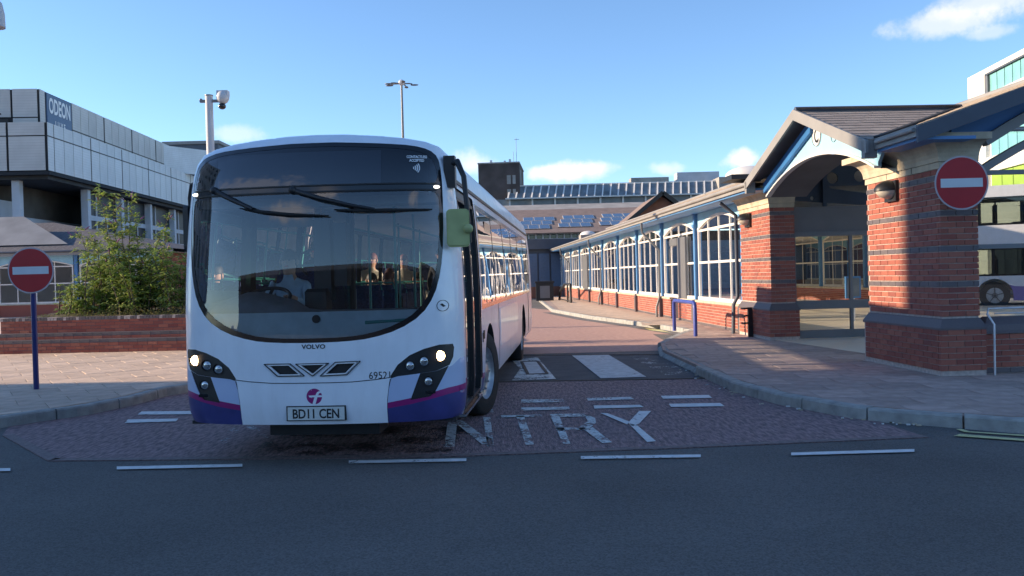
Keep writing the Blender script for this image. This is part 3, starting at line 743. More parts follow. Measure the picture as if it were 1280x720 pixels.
# ================================================================== station frame: x = into the building, y = away from the camera
ST = (5.67, 11.4, 0.); STR = R(2.862)
station = thing('bus_station', 'long low bus station with blue posts, arched white windows and brick base', 'bus station', ST, STR)
BRK = {}
def brick_mesh(a, b, c, m):
    k = (round(a, 3), round(b, 3), round(c, 3), m)
    if k not in BRK:
        q = MB(); e = .003; q.rings(e, a - e, e, b - e, [(0, 0), (e, e), (e, c - e), (0, c)], m); BRK[k] = q.mesh('brick')
    return BRK[k]
CH = .0785
def pillar(label, s0, w, l, indiv):
    t = thing('brick_pillar', label, 'pillar', Matrix.Translation(ST) @ (Matrix.Rotation(STR, 4, 'Z') @ Vector((0, s0, 0))), STR, 'brick pillars of the station porch')
    core = MB(); core.rings(.012, w - .012, .012, l - .012, [(.06, PZ), (.06, .745), (0, .86), (0, 2.87)], 'mortar', cap=False); core.build('mortar_core', t)
    n = 0; rest = MB()
    def face_x(xo, y0, y1, z0, k0, k1, darkf):      # bricks on the x = 0 face
        nonlocal n
        for k in range(k0, k1):
            z = z0 + k * CH; y = y0 + (.05 if k % 2 else .16)
            edges = [y0]
            while y < y1 - .03: edges.append(y); y += .225
            edges.append(y1)
            for a, c in zip(edges, edges[1:]):
                L = c - a - .010
                if L < .03: continue
                m = 'brick_dark' if darkf(k) else 'brick'
                if n < indiv and xo < .5: o = inst('brick', brick_mesh(.05, L, CH - .011, m), t, (xo + random.uniform(-.002, .002), a + .005, z + .005)); n += 1
                else: rest.box(xo, xo + .05, a + .005, c - .005, z + .005, z + CH - .006, m)
    def face_y(yo, x0, x1, z0, k0, k1, darkf):
        nonlocal n
        for k in range(k0, k1):
            z = z0 + k * CH; x = x0 + (.215 if k % 2 else .1025)
            edges = [x0]
            while x < x1 - .03: edges.append(x); x += .225
            edges.append(x1)
            for a, c in zip(edges, edges[1:]):
                L = c - a - (.010 if c < x1 else .0)
                if L < .03: continue
                m = 'brick_dark' if darkf(k) else 'brick'
                if n < indiv and yo < .5: inst('brick', brick_mesh(L, .05, CH - .011, m), t, (a, yo + random.uniform(-.002, .002), z + .005)); n += 1
                else: rest.box(a, c - .01, yo, yo + .05, z + .005, z + CH - .006, m)
    dk = lambda k: k >= 0 and (k % 6 == 5); pk = lambda k: False
    K = int((2.87 - .86) / CH); Kp = int((.745 - PZ) / CH)
    z0 = 2.87 - K * CH
    face_y(0, 0, w, z0, 0, K, dk); face_x(0, .055, l - .055, z0, 0, K, dk)
    zp = .745 - Kp * CH
    face_y(-.06, -.06, w + .06, zp, 0, Kp, pk); face_x(-.06, -.0, l + .0, zp, 0, Kp, pk)
    # far and inner faces
    for f in ('in', 'far'):
        for (zz, kk, oo, dd) in ((z0, K, 0, dk), (zp, Kp, .06, pk)):
            for k in range(kk):
                z = zz + k * CH; m = 'brick_dark' if dd(k) else 'brick'; j = 0
                if f == 'in':
                    y = .055 + (.11 if k % 2 else 0)
                    while y < l - .25: rest.box(w + oo - .05, w + oo, y + .005, y + .22, z + .005, z + CH - .006, m); y += .225
                else:
                    x = 0 + (.0 if k % 2 else .11)
                    while x < w - .1: rest.box(x, min(x + .215, w), l + oo - .05, l + oo, z + .005, z + CH - .006, m); x += .225
    rest.build('bricks', t, kind='stuff')
    b = MB(); b.rings(0, w, 0, l, [(.066, .735), (.066, .765), (.004, .875), (.004, .885)], 'brick_dark'); b.build('plinth_band', t)
    b = MB(); prof = [(.012, 2.87), (.012, 2.955), (.03, 2.96)] + [(.03 + .19 * (1 - math.cos(R(90) * i / 7)), 2.96 + .25 * math.sin(R(90) * i / 7)) for i in range(1, 8)] + [(.265, 3.21), (.265, 3.30)]
    b.rings(0, w, 0, l, prof, 'stone'); b.v = [((w + (x - w) * .18) if x > w else x, y, z) for x, y, z in b.v]; b.build('capital', t)
    # thin joints of the stone blocks are cut as narrow recesses
    j = MB()
    for yy in (l * .33, l * .67): j.box(-.016, .02, yy, yy + .008, 2.88, 2.96, 'joint')
    j.box(-.018, w + .018, -.018, l + .018, 2.954, 2.960, 'joint'); j.build('stone_joint', t)
    return t
pillar('nearest brick pillar, its left face sunlit, with the no entry sign', 0, .51, 2.10, 300)
pillar('farther brick pillar left of the glass entrance, lamp on its sunlit side', 6.45, .52, 1.95, 290)

def local(x, y, z): return Matrix.Translation(ST) @ (Matrix.Rotation(STR, 4, 'Z') @ Vector((x, y, z)))
def wall_lamp(label, y, z):
    t = thing('wall_lamp', label, 'wall lamp', local(0, y, z), STR, 'bulkhead lamps on the brick pillars')
    b = MB(); b.box(-.05, .0, -.17, .17, -.16, .14, 'black_plastic'); b.build('back_plate', t)
    b = MB(); b.sph((-.05, 0, 0), (.23, .165, .15), 'black_plastic', 20, 8, 0, .5); b.build('hood', t)
    b = MB(); b.sph((-.05, 0, -.001), (.20, .15, .12), 'lamp_diffuser', 20, 8, .5, 1.); b.build('diffuser', t)
wall_lamp('black half dome lamp on the nearest brick pillar', 1.25, 2.70)
wall_lamp('black half dome lamp on the farther brick pillar', 7.75, 2.70)
# sign on the nearest pillar
rs = P(1202, 228.5, 11.05)
def rpole(t, M, off):
    b = MB(); b.box(-.2, .2, .004, .03, -.14, -.10, 'metal_grey'); b.box(-.2, .2, .004, .03, .10, .14, 'metal_grey'); b.box(-.03, .03, .03, .36, -.15, .15, 'metal_grey'); b.build('bracket', t)
no_entry('no_entry_sign', 'round red no entry sign fixed to the nearest brick pillar', rs, (0, 0, 0), .345, 0, rpole)
# bracket frame on the plinth of the far pillar
b = MB(); bx = -.10
b.box(-.16, -.06, 1.0, 1.07, PZ, .78, 'black_plastic')
for z in (.74, .58, .42): b.box(-.30, -.10, 1.01, 1.06, z, z + .035, 'black_plastic'); b.box(-.31, -.27, .85, 1.06, z, z + .035, 'black_plastic')
o = b.build('bin_bracket'); o.location = local(0, 6.45, 0); o.rotation_euler = (0, 0, STR); tag(o, 'black three-armed metal bracket standing at the foot of the farther pillar', 'bracket')

# ================================================================== window bays
BAY = 4.2
ZS, ZSP, ZCR, ZTOP = .80, 2.78, 3.08, 3.32
HWD = BAY / 2 - .16
_c = ZCR - ZSP; RA = (HWD * HWD + _c * _c) / (2 * _c)          # arch radius
def arch_z(y): return ZCR - RA + math.sqrt(max(0, RA * RA - (y - BAY / 2) ** 2))
def bay_meshes():
    m = {}
    ys = [BAY / 2 - HWD + 2 * HWD * i / 16 for i in range(17)]
    # spandrel: pale panel above the arch
    b = MB()
    for y0, y1 in zip(ys, ys[1:]):
        z0, z1 = arch_z(y0), arch_z(y1)
        b.add([(-.02, y0, z0), (-.02, y1, z1), (-.02, y1, ZTOP), (-.02, y0, ZTOP), (.05, y0, z0), (.05, y1, z1), (.05, y1, ZTOP), (.05, y0, ZTOP)], [(0, 1, 2, 3)[::-1], (4, 5, 6, 7), (0, 4, 5, 1)[::-1]], 'panel_pale')
    m['spandrel'] = b.mesh('spandrel')
    b = MB(); w = .035
    for y0, y1 in zip(ys, ys[1:]): b.beam((-.01, y0, arch_z(y0) - w), (-.01, y1, arch_z(y1) - w), .06, .06, 'frame_white')
    for y in (ys[0] + w, ys[-1] - w): b.box(-.03, .035, y - w, y + w, ZS + .09, arch_z(y) - .02, 'frame_white')
    b.box(-.055, .035, ys[0], ys[-1], ZS + .0, ZS + .09, 'frame_white')
    m['frame'] = b.mesh('window')
    b = MB(); b.box(-.018, .012, -.022, .022, 0, 1, 'frame_white'); m['mull'] = b.mesh('mullion')
    b = MB(); b.box(-.022, .015, ys[0] + .07, ys[-1] - .07, 0, .06, 'frame_white'); m['tran'] = b.mesh('transom')
    b = MB(); pts = [(ys[0], ZS + .05)] + [(y, arch_z(y) - .03) for y in ys] + [(ys[-1], ZS + .05)]
    b.prismM([(a, c) for a, c in pts], .0, .006, 'glass_station', lambda a, c, d: Vector((d + .004, a, c))); m['pane'] = b.mesh('pane')
    b = MB(); b.box(-.10, .12, -.075, .075, ZS - .02, ZTOP - .02, 'pilaster_blue'); b.box(-.13, .12, -.10, .10, ZSP + .02, ZSP + .12, 'pilaster_blue'); b.box(-.13, .12, -.10, .10, ZTOP - .16, ZTOP - .02, 'pilaster_blue'); m['pil'] = b.mesh('pilaster')
    b = MB(); b.rings(-.19, .05, -.11, .11, [(0, PZ), (0, .70), (-.03, .80), (-.05, .805)], 'brick_dark'); m['pier'] = b.mesh('pier')
    return m
BM = bay_meshes()
def bay(root, y, x=0., flip=False, door=False, pier=True, detail=True):
    rz = 0
    loc = Vector((x, y, 0))
    def I(name, key, l=(0, 0, 0)):
        o = inst(name, BM[key], root, (x + (-l[0] if flip else l[0]), y + (BAY - l[1] if flip else l[1]), l[2]), math.pi if flip else 0); return o
    f = I('window', 'frame'); I('spandrel', 'spandrel')
    I('pilaster', 'pil', (0, 0, 0))
    if pier: I('pier', 'pier', (0, 0, 0))
    pn = inst('pane', BM['pane'], f)
    for i in (1, 2, 3):
        yy = BAY / 2 - HWD + 2 * HWD * i / 4
        mo = inst('mullion', BM['mull'], f, (0, yy, ZS + .05)); mo.scale = (1, 1, arch_z(yy) - ZS - .08)
    inst('transom', BM['tran'], f, (0, 0, 1.80))
    inst('transom', BM['tran'], f, (0, 0, ZSP - .10))
    return f
XW = .20
ys0 = 8.65
for i in range(11): bay(station, ys0 + i * BAY, XW)
YEND = ys0 + 11 * BAY
inst('pilaster', BM['pil'], station, (XW, YEND, 0))
# far wall of the concourse
XF = 9.0
for i in range(2, 11): bay(station, ys0 + i * BAY, XF, flip=True, pier=False)
# doorway leaf in the second bay
b = MB(); y0 = ys0 + BAY + 1.05
b.box(XW - .09, XW - .04, y0, y0 + .95, PZ, 2.62, 'metal_grey'); b.box(XW - .10, XW - .03, y0 + .95, y0 + 1.9, 2.4, 2.62, 'metal_grey'); b.build('door', station)
b = MB(); y0 = ys0 + 6 * BAY + 1.05; b.box(XW - .09, XW - .04, y0, y0 + 1.9, PZ, 2.62, 'metal_grey'); b.build('door', station)
# dwarf walls
def dwarf(x0, x1, y0, y1, name='dwarf_wall', gap=None):
    b = MB(); segs = [(y0, y1)] if not gap else [(y0, gap[0]), (gap[1], y1)]
    for a, c in segs:
        b.box(x0 + .015, x1, a, c, PZ - .05, ZS - .06, 'mortar')
        b.box(x0 - .03, x1 + .02, a, c, ZS - .06, ZS - .0, 'stone')
    b.build(name, station)
    bb = MB()
    for a, c in segs:
        k = 0; z = PZ
        while z < ZS - .09:
            y = a - (.11 if k % 2 else 0)
            while y < c:
                p = max(y, a); q = min(y + .217, c); 
                if q > p + .02: bb.box(x0, x0 + .04, p, q, z + .004, z + .066, 'brick_dark' if k == 0 else 'brick')
                y += .225
            z += .075; k += 1
    bb.build('bricks', station, kind='stuff')
dwarf(XW - .10, XW + .2, 8.4, YEND, gap=(ys0 + BAY + 2.0, ys0 + BAY + 2.95))
dwarf(XF - .2, XF + .12, ys0 + 2 * BAY, YEND)
# inner face bricks of the far dwarf wall are on its x0 side, which is what the glass doors show
b = MB(); b.box(-.16, .0, 8.4, YEND, ZTOP - .02, ZTOP + .10, 'pilaster_blue'); b.box(-.02, .3, 8.4, YEND, ZTOP, ZTOP + .12, 'beam_blue'); b.build('eaves_beam', station)
# gutter and fascia along the whole front
EX, EZ = -.48, 3.26; PITCHR = .335
def roofz(x): return EZ + .08 + (x - EX) * PITCHR
RX = 4.6; RZ = roofz(RX)
b = MB()
def fas(a, c): b.box(EX - .05, EX, a, c, EZ - .03, EZ + .12, 'fascia'); b.box(EX + .0, .25, a, c, EZ - .07, EZ - .03, 'pilaster_blue')
fas(-.42, .72); fas(5.98, YEND + 1); b.build('fascia', station)
b = MB(); b.path([(EX - .07, 6.1, EZ + .08), (EX - .07, YEND + 1, EZ + .08)], .045, 'fascia', 8); b.path([(EX - .07, -.4, EZ + .06), (EX - .07, .62, EZ + .06)], .03, 'fascia', 8); b.build('gutter', station)
for yy in (ys0 + 2 * BAY - .05, ys0 + 5 * BAY - .05, ys0 + 8 * BAY - .05):
    b = MB(); b.path([(EX - .05, yy, EZ - .05), (EX - .03, yy, EZ - .35), (XW - .17, yy - .05, EZ - .95), (XW - .2, yy - .05, .75), (XW - .30, yy - .05, .45), (XW - .30, yy - .05, PZ)], .04, 'metal_grey', 8); b.build('drainpipe', station)
b = MB(); b.path([(EX + .1, 8.62, EZ - .1), (-.02, 8.62, EZ - .4), (-.02, 8.62, .98), (-.12, 8.62, .80), (-.14, 8.62, PZ)], .045, 'fascia_dark', 8); b.build('drainpipe', station)
# main roof, cut round the cross gable
GC, GH, GZ0, GZ1, GX = 3.35, 2.62, 3.36, 4.25, -.62   # gable centre, half span, foot, apex height, overhang
def tiles(root, o, u, v, W_, H_, inside_fn, m='tile', tw=.30, th=.24, name='tiles', thick=.006):
    """courses of small slates on the plane o + a*u + b*v"""
    o = Vector(o); u = Vector(u).normalized(); v = Vector(v).normalized(); n = u.cross(v).normalized()
    if n.z < 0: n = -n
    b = MB(); r = 0; y = 0
    while y < H_:
        x = -(tw / 2 if r % 2 else 0)
        while x < W_:
            cx, cy = x + tw / 2, y + th / 2
            if inside_fn(cx, cy):
                a = max(x, 0) + .003; c = x + tw - .003; l = random.uniform(0, .004)
                vs = [o + u * a + v * y + n * (thick + .016 + l), o + u * c + v * y + n * (thick + .016 + l), o + u * c + v * (y + th * 1.08) + n * .014, o + u * a + v * (y + th * 1.08) + n * .014,
                      o + u * a + v * y + n * .002, o + u * c + v * y + n * .002]
                b.add(vs, [(0, 1, 2, 3), (4, 5, 1, 0)], m)
            x += tw
        y += th; r += 1
    return b.build(name, root, kind='stuff')
SLL = math.hypot(1, PITCHR)
b = MB()
for (a, c) in ((-.42, GC - GH), (GC - GH, GC + GH), (GC + GH, YEND + 1)):
    if a == GC - GH:   # strip above the valley point
        vx = EX + (GZ1 - GZ0) / PITCHR
        b.add([(EX, a, EZ), (vx, GC, roofz(vx) - .02), (EX, c, EZ), (RX, c, RZ), (RX, a, RZ)], [(0, 1, 4), (1, 3, 4), (1, 2, 3)], 'tile_far')
    else:
        b.add([(EX, a, EZ + .08), (EX, c, EZ + .08), (RX, c, RZ), (RX, a, RZ)], [(0, 1, 2, 3)[::-1]], 'tile_far')
b.add([(RX, 17.2, RZ), (RX, YEND + 1, RZ), (9.7, YEND + 1, EZ + .06), (9.7, 17.2, EZ + .06)], [(0, 1, 2, 3)[::-1]], 'tile_far')
b.build('roof', station)
vx = EX + (GZ1 - GZ0) / PITCHR
def main_in(a, c):   # a along y from -.42, c up the slope
    y = -.42 + a; x = EX + c / SLL
    if y > 40: return False
    if abs(y - GC) < GH and x < EX + (vx - EX) * (1 - abs(y - GC) / GH) + .1: return False
    return x < RX
tiles(station, (EX, -.42, EZ + .09), (0, 1, 0), (1, 0, PITCHR), 30, 5.2, main_in, name='main_slates')
b = MB(); b.path([(RX, -.42, RZ + .03), (RX, YEND + 1, RZ + .03)], .07, 'fascia', 8); b.build('ridge', station)
# ceiling so that the concourse is dim
b = MB(); b.box(.3, 9.2, 17.2, YEND, 3.36, 3.39, 'interior_light'); b.build('ceiling', station)
# cross gable: two slopes
b = MB(); ap = (GX - .0, GC, GZ1); sl = (GZ1 - GZ0) / GH
for sgn in (-1, 1):
    b.add([(GX, GC, GZ1), (GX, GC + sgn * GH, GZ0), (vx * 0 + EX, GC + sgn * GH, GZ0), (vx, GC, GZ1)], [(0, 1, 2, 3)], 'soffit')
b.build('gable_underside', station)
Wg = vx - GX
SG = math.hypot(GH, GZ1 - GZ0)
for sgn in (-1, 1):
    tiles(station, (GX, GC + sgn * GH, GZ0), (1, 0, 0), (0, -sgn * GH, GZ1 - GZ0), Wg + .3, SG, lambda a, c: (GX + a) < EX + (vx - EX) * (c / SG) + .05, name='gable_slates')
b = MB(); b.path([(GX, GC, GZ1 + .035), (vx + .1, GC, GZ1 + .035)], .06, 'fascia_dark', 8); b.build('gable_ridge', station)
b = MB()   # dark valley lining
b.beam((EX, GC - GH, GZ0 + .05), (vx, GC, GZ1 + .03), .09, .03, 'seam'); b.beam((EX, GC + GH, GZ0 + .05), (vx, GC, GZ1 + .03), .09, .03, 'seam'); b.build('valley', station)
# barge boards
def slab(b, p, q, dn, x0, x1, m):   # board between p and q (y,z), depth dn downwards
    vs = []
    for x in (x0, x1): vs += [(x, p[0], p[1] - dn), (x, q[0], q[1] - dn), (x, q[0], q[1]), (x, p[0], p[1])]
    b.add(vs, [(0, 1, 2, 3), (7, 6, 5, 4), (0, 4, 5, 1), (1, 5, 6, 2), (2, 6, 7, 3), (3, 7, 4, 0)], m)
for sgn in (-1, 1):
    b = MB(); slab(b, (GC + sgn * (GH + .04), GZ0 - .0), (GC, GZ1 + .05), .18, GX - .04, GX, 'fascia'); b.build('barge_board', station)
    b = MB(); b.box(GX - .04, EX, GC + sgn * GH - (.10 if sgn > 0 else 0), GC + sgn * GH + (.0 if sgn > 0 else .10), GZ0 - .24, GZ0, 'fascia'); b.build('fascia_return', station)
    if sgn > 0: b = MB(); slab(b, (GC + sgn * (GH - .25), GZ0 - .06), (GC, GZ1 - .14), .20, GX + .25, GX + .31, 'beam_blue'); b.build('gable_beam', station)
# gable panel with arched lower edge and the letter
def gmap(a, c, off): return Vector((-.30 + off, GC - a, c))   # a to the right as seen from the road (towards the camera)
top = [(-GH + .12, GZ0 - .02), (0, GZ1 - .05), (GH - .12, GZ0 - .02)]
hw = GH - .35; c_ = .47; ra = (hw * hw + c_ * c_) / (2 * c_); zc = 3.03 + c_ - ra
low = [(a, zc + math.sqrt(ra * ra - a * a)) for a in [hw - 2 * hw * i / 20 for i in range(21)]]
outer = [top[0], top[1], top[2]] + [(hw, GZ0 - .26)] + low + [(-hw, GZ0 - .26)]
res = cut(outer, [], gmap, 'p', skirt=.05, flip=True)
from_cut(res, 'p', 'panel_pale', False).build('gable_panel', station)
b = MB()
for p, q in zip(low, low[1:]): b.beam(gmap(p[0], p[1], -.01), gmap(q[0], q[1], -.01), .10, .03, 'frame_white')
b.build('panel_edge', station)
b = MB(); b.prismM([((.13 + .185 * math.cos(t * .2618)), 3.83 + .185 * math.sin(t * .2618)) for t in range(24)], -.012, 0, 'sign_white', lambda a, c, d: gmap(a, c, d)); o = b.build('letter_disc', station)
ring = MB()
for r_ in (.175,):
    n = 28
    for i in range(n):
        a0, a1 = 2 * math.pi * i / n, 2 * math.pi * (i + 1) / n
        ring.beam(gmap(.13 + r_ * math.cos(a0), 3.83 + r_ * math.sin(a0), -.014), gmap(.13 + r_ * math.cos(a1), 3.83 + r_ * math.sin(a1), -.014), .006, .012, 'print_black', up=(1, 0, 0))
ring.build('letter_ring', o)
text_mesh('C', .34, 'print_black', lambda a, c: gmap(.13 + a * .8, c + 3.715, -.016), bold=.006).build('lettering', o)
for (a, c, r_) in ((.80, 3.72, .10), (-.85, 3.70, .10)):
    ring = MB(); n = 20
    for i in range(3, n - 5):
        a0, a1 = 2 * math.pi * i / n + 1.2, 2 * math.pi * (i + 1) / n + 1.2
        ring.beam(gmap(a + r_ * math.cos(a0), c + r_ * math.sin(a0), -.006), gmap(a + r_ * math.cos(a1), c + r_ * math.sin(a1), -.006), .006, .012, 'metal_grey', up=(1, 0, 0))
    ring.build('ring_ornament', station)
# vaulted lining behind the panel
b = MB(); vs = []
for x in (-.26, .46): vs += [(x, GC - a, c - .02) for a, c in low]
n = len(low); b.add(vs, [(i, i + 1, n + i + 1, n + i) for i in range(n - 1)], 'soffit', True); b.build('vault', station)
# roundel truss on the glass entrance line
YG = 6.62
b = MB(); b.box(.5, 4.4, YG - .02, YG + .06, 2.30, 2.88, 'door_grey'); b.box(1.18, 1.26, YG - .06, YG - .02, 2.88, 3.7, 'truss'); b.box(.5, 4.4, YG - .05, YG + .08, 2.26, 2.36, 'metal_grey'); b.build('entrance_header', station)
pts = [(.52, 3.02), (1.2, 2.96), (2.0, 2.90), (4.4, 2.90), (4.4, 3.06), (2.4, 3.10), (1.35, 3.26), (1.35, 3.30), (4.4, 3.34), (4.4, 4.8), (1.9, 3.95), (.52, 3.50)]
holes = [('h%d' % i, [(x + r_ * math.cos(t * .3927), z + r_ * math.sin(t * .3927)) for t in range(16)], 0) for i, (x, z, r_) in enumerate([(.60, 3.17, .085), (.98, 3.06, .045), (.86, 3.44, .10), (1.42, 3.47, .12), (2.0, 3.50, .12), (2.8, 3.75, .16), (3.7, 3.95, .18)])]
gm = lambda a, c, off: Vector((a, YG + .0 + off, c))
res = cut(pts, holes, gm, 'p', skirt=.05)
from_cut(res, 'p', 'truss', False).build('roundel_truss', station)
b = MB(); b.prismM([(.5, 2.7), (4.3, 2.7), (4.3, 4.75), (.5, 3.50)], 0, .05, 'interior_light', lambda a, c, d: Vector((a, YG + .6 + d, c))); b.build('inner_panel', station)
b = MB(); b.box(.52, .60, YG, YG + .07, PZ, 2.3, 'metal_grey')
for x in (1.78, 3.05, 4.34): b.box(x - .03, x + .03, YG, YG + .07, PZ, 2.3, 'metal_grey')
b.box(.5, 4.4, YG - .01, YG + .08, .74, .92, 'metal_grey'); b.box(.5, 4.4, YG - .01, YG + .08, PZ, .30, 'metal_grey'); b.build('entrance_doors', station)
b = MB(); b.box(.55, 4.35, YG + .03, YG + .036, PZ + .1, 2.3, 'glass_clear'); b.build('entrance_glass', station)
# ================================================================== end gable facing the camera
YE = -.42
def board(name, p, q, dn, y0, y1, m, parent=station):
    b = MB(); vs = []
    for y in (y0, y1): vs += [(p[0], y, p[1] - dn), (q[0], y, q[1] - dn), (q[0], y, q[1]), (p[0], y, p[1])]
    b.add(vs, [(0, 1, 2, 3), (7, 6, 5, 4), (0, 4, 5, 1), (1, 5, 6, 2), (2, 6, 7, 3), (3, 7, 4, 0)], m); return b.build(name, parent)
board('barge_board', (EX - .05, EZ + .09), (RX, RZ + .07), .20, YE - .05, YE, 'fascia_dark'); board('barge_board', (9.8, EZ + .1), (RX, RZ + .07), .20, YE - .05, YE, 'fascia_dark')
# blue arched panel below
A0, A1 = .62, 8.6; cx = (A0 + A1) / 2
def arc2(z_end, z_crown, n=24, x0=A0, x1=A1):
    h = (x1 - x0) / 2; c = z_crown - z_end; r = (h * h + c * c) / (2 * c); m = (x0 + x1) / 2
    return [(m - h + 2 * h * i / n, z_crown - r + math.sqrt(r * r - (-h + 2 * h * i / n) ** 2)) for i in range(n + 1)]
lo = arc2(3.26, 4.4); outer = [(.2, 3.30), (A0, 3.25)] + lo[1:] + [(8.9, 3.3), (9.2, 3.42), (RX, RZ - .03), (.2, roofz(.2) - .03)]
em = lambda a, c, off: Vector((a, .05 + off, c))
res = cut(outer, [], em, 'p', skirt=.06); from_cut(res, 'p', 'beam_blue', False).build('end_panel', station)
b = MB()
for p, q in zip(lo, lo[1:]): b.beam(em(p[0], p[1] - .05, -.02), em(q[0], q[1] - .05, -.02), .12, .13, 'fascia')
b.build('end_arch', station)
for (x, z) in ((1.6, 3.93), (2.3, 4.20), (3.2, 4.5)):
    ring = MB(); n = 18
    for i in range(n):
        a0, a1 = 2 * math.pi * i / n, 2 * math.pi * (i + 1) / n
        ring.beam(em(x + .07 * math.cos(a0), z + .07 * math.sin(a0), -.012), em(x + .07 * math.cos(a1), z + .07 * math.sin(a1), -.012), .02, .014, 'pole_blue', up=(0, 1, 0))
    ring.build('ring_ornament', station)
# inner arch lower down and horizontal rails, glass
lo2 = arc2(2.75, 3.95, x0=.55, x1=8.6)
b = MB()
for p, q in zip(lo2, lo2[1:]): b.beam((p[0], .28, p[1]), (q[0], .28, q[1]), .10, .10, 'fascia')
b.build('inner_arch', station)
b = MB(); b.tube((.7, .2, 3.40), (8.4, .2, 3.40), .035, 'rail_white'); b.build('light_tube', station)
b = MB(); b.box(.57, 8.6, .24, .32, 2.80, 2.86, 'metal_grey'); b.box(.57, 8.6, .24, .32, 1.80, 1.86, 'metal_grey'); b.box(.57, .63, .24, .32, .88, 3.2, 'metal_grey')
for x in (2.9, 5.2, 7.4): b.box(x, x + .06, .24, .32, .88, 3.6, 'metal_grey')
b.build('end_frame', station)
gl = [(.57, .88)] + [(8.6, .88)] + lo[::-1]
b = MB(); b.prismM(gl, .0, .006, 'glass_clear', lambda a, c, d: Vector((a, .285 + d, c))); b.build('end_glass', station)
dw = thing('brick_wall', 'low brick wall with dark coping at the right edge beside the pillar', 'wall', local(.57, .10, 0), STR)
b = MB(); b.box(.07, 8.2, .012, .30, PZ - .03, .66, 'mortar'); b.build('core', dw)
b = MB(); b.rings(.07, 8.2, .0, .32, [(.015, .66), (.015, .70), (-.0, .78), (-.10, .88)], 'brick_dark'); b.build('coping', dw)
n = 0; rest = MB()
for k in range(7):
    x = .07 + (0 if k % 2 else -.11)
    while x < 8.2:
        a = max(x, .07); c = min(x + .215, 8.2); z = PZ + k * .0755
        if c - a > .03:
            if x < 3.2: inst('brick', brick_mesh(c - a, .05, .066, 'brick' if k else 'brick_dark'), dw, (a, random.uniform(-.002, .002), z + .004))
            else: rest.box(a, c, 0, .05, z + .004, z + .07, 'brick')
        x += .225
rest.build('bricks', dw, kind='stuff')
# pale rail on the wall
b = MB(); b.path([(.64, -.10, PZ), (.64, -.10, .80), (.60, -.02, .93), (.66, .06, 1.0), (1.28, .10, 1.0), (1.36, .10, .9)], .014, 'rail_white', 8)
b.path([(.75, .06, .93), (1.2, .10, .93)], .010, 'rail_white', 8)
o = b.build('pale_rail'); o.location = ST; o.rotation_euler = (0, 0, STR); tag(o, 'thin pale bent rail over the low brick wall beside the nearest pillar', 'rail')
nb = thing('notice_board', 'blue grey notice board on a stand inside the station entrance', 'notice board', (P(1066, 360, 23.5).x, 23.5, PZ), STR)
b = MB(); b.box(-.21, .21, -.03, .03, .62, 1.22, 'pilaster_blue'); b.box(-.17, .17, -.034, -.03, .67, 1.17, 'pane_grey'); b.build('board', nb); b = MB(); b.tube((0, .03, 0), (0, .03, .7), .06, 'frame_white'); b.build('stand', nb)
# ================================================================== things along the station front
def hoop(label, name, y, L, h, m, x=-.9, legs=2, group=None):
    t = thing(name, label, 'barrier', local(x, y, PZ), STR, group)
    b = MB(); r = .045; b.path([(0, 0, 0), (0, 0, h - .12), (0, .04, h - .03), (0, .12, h), (0, L - .12, h), (0, L - .04, h - .03), (0, L, h - .12), (0, L, 0)], r, m, 10); b.build('hoop', t)
    if legs > 2:
        b = MB(); b.tube((0, .6, 0), (0, .6, h), r * .8, m); b.build('middle_leg', t)
    return t
hoop('blue tubular hoop barrier beside the open station door', 'hoop_barrier', 8.15, 2.0, .76, 'barrier_blue', x=-1.15)
hb = thing('hoop_barrier', 'brown rectangular hoop barrier with a sloping strut far along the pavement', 'barrier', local(-1.0, 33.2, PZ), STR)
b = MB(); b.path([(0, 0, 0), (0, 0, .95), (0, 2.6, .95), (.0, 5.2, .5), (0, 5.6, 0)], .07, 'black_plastic', 6); b.build('hoop', hb)
b = MB(); b.tube((0, 1.4, 0), (0, 1.4, .95), .05, 'black_plastic'); b.beam((0, 0, .08), (0, 5.6, .08), .05, .05, 'black_plastic'); b.build('leg', hb)
lb_ = thing('litter_bin', 'black litter bin with a pale panel at the far end of the station', 'litter bin', P(681, 372.5, 50).xy.to_3d() + Vector((0, 0, PZ)), 0)
b = MB(); b.rings(-.5, .5, -.4, .4, [(0, 0), (0, 1.0), (.05, 1.02), (.05, 1.12)], 'black_plastic'); b.build('body', lb_); b = MB(); b.box(-.28, .28, -.412, -.40, .15, .85, 'metal_grey'); b.build('panel', lb_)

# ================================================================== the single deck bus
BYAW = -R(4.3)
BO = Vector((-1.743, 7.397, 0))
bus = thing('single_deck_bus', 'white and lilac single deck bus with violet skirt pulling out towards the street', 'bus', BO, BYAW)
BM4 = Matrix.Translation(BO) @ Matrix.Rotation(BYAW, 4, 'Z'); BMI = BM4.inverted(); BMR = BMI.to_3x3()
LB = 11.95; ZB0 = .365
SIDE = [(1.235, .365), (1.262, .45), (1.275, .60), (1.275, 1.35), (1.262, 1.8), (1.235, 2.2), (1.205, 2.48)]
ROOF = [(1.205, 2.48), (1.185, 2.60), (1.15, 2.70), (1.08, 2.785), (.96, 2.832), (.78, 2.866), (.52, 2.893), (.26, 2.91), (0, 2.915)]
HALF = SIDE + ROOF[1:]
OUT = HALF + [(-x, z) for x, z in HALF[::-1][1:]]
def hw_at(z):
    for (x0, z0), (x1, z1) in zip(HALF, HALF[1:]):
        if z <= z1: return x0 + (x1 - x0) * (z - z0) / (z1 - z0)
    return 0.
CZ = 1.5
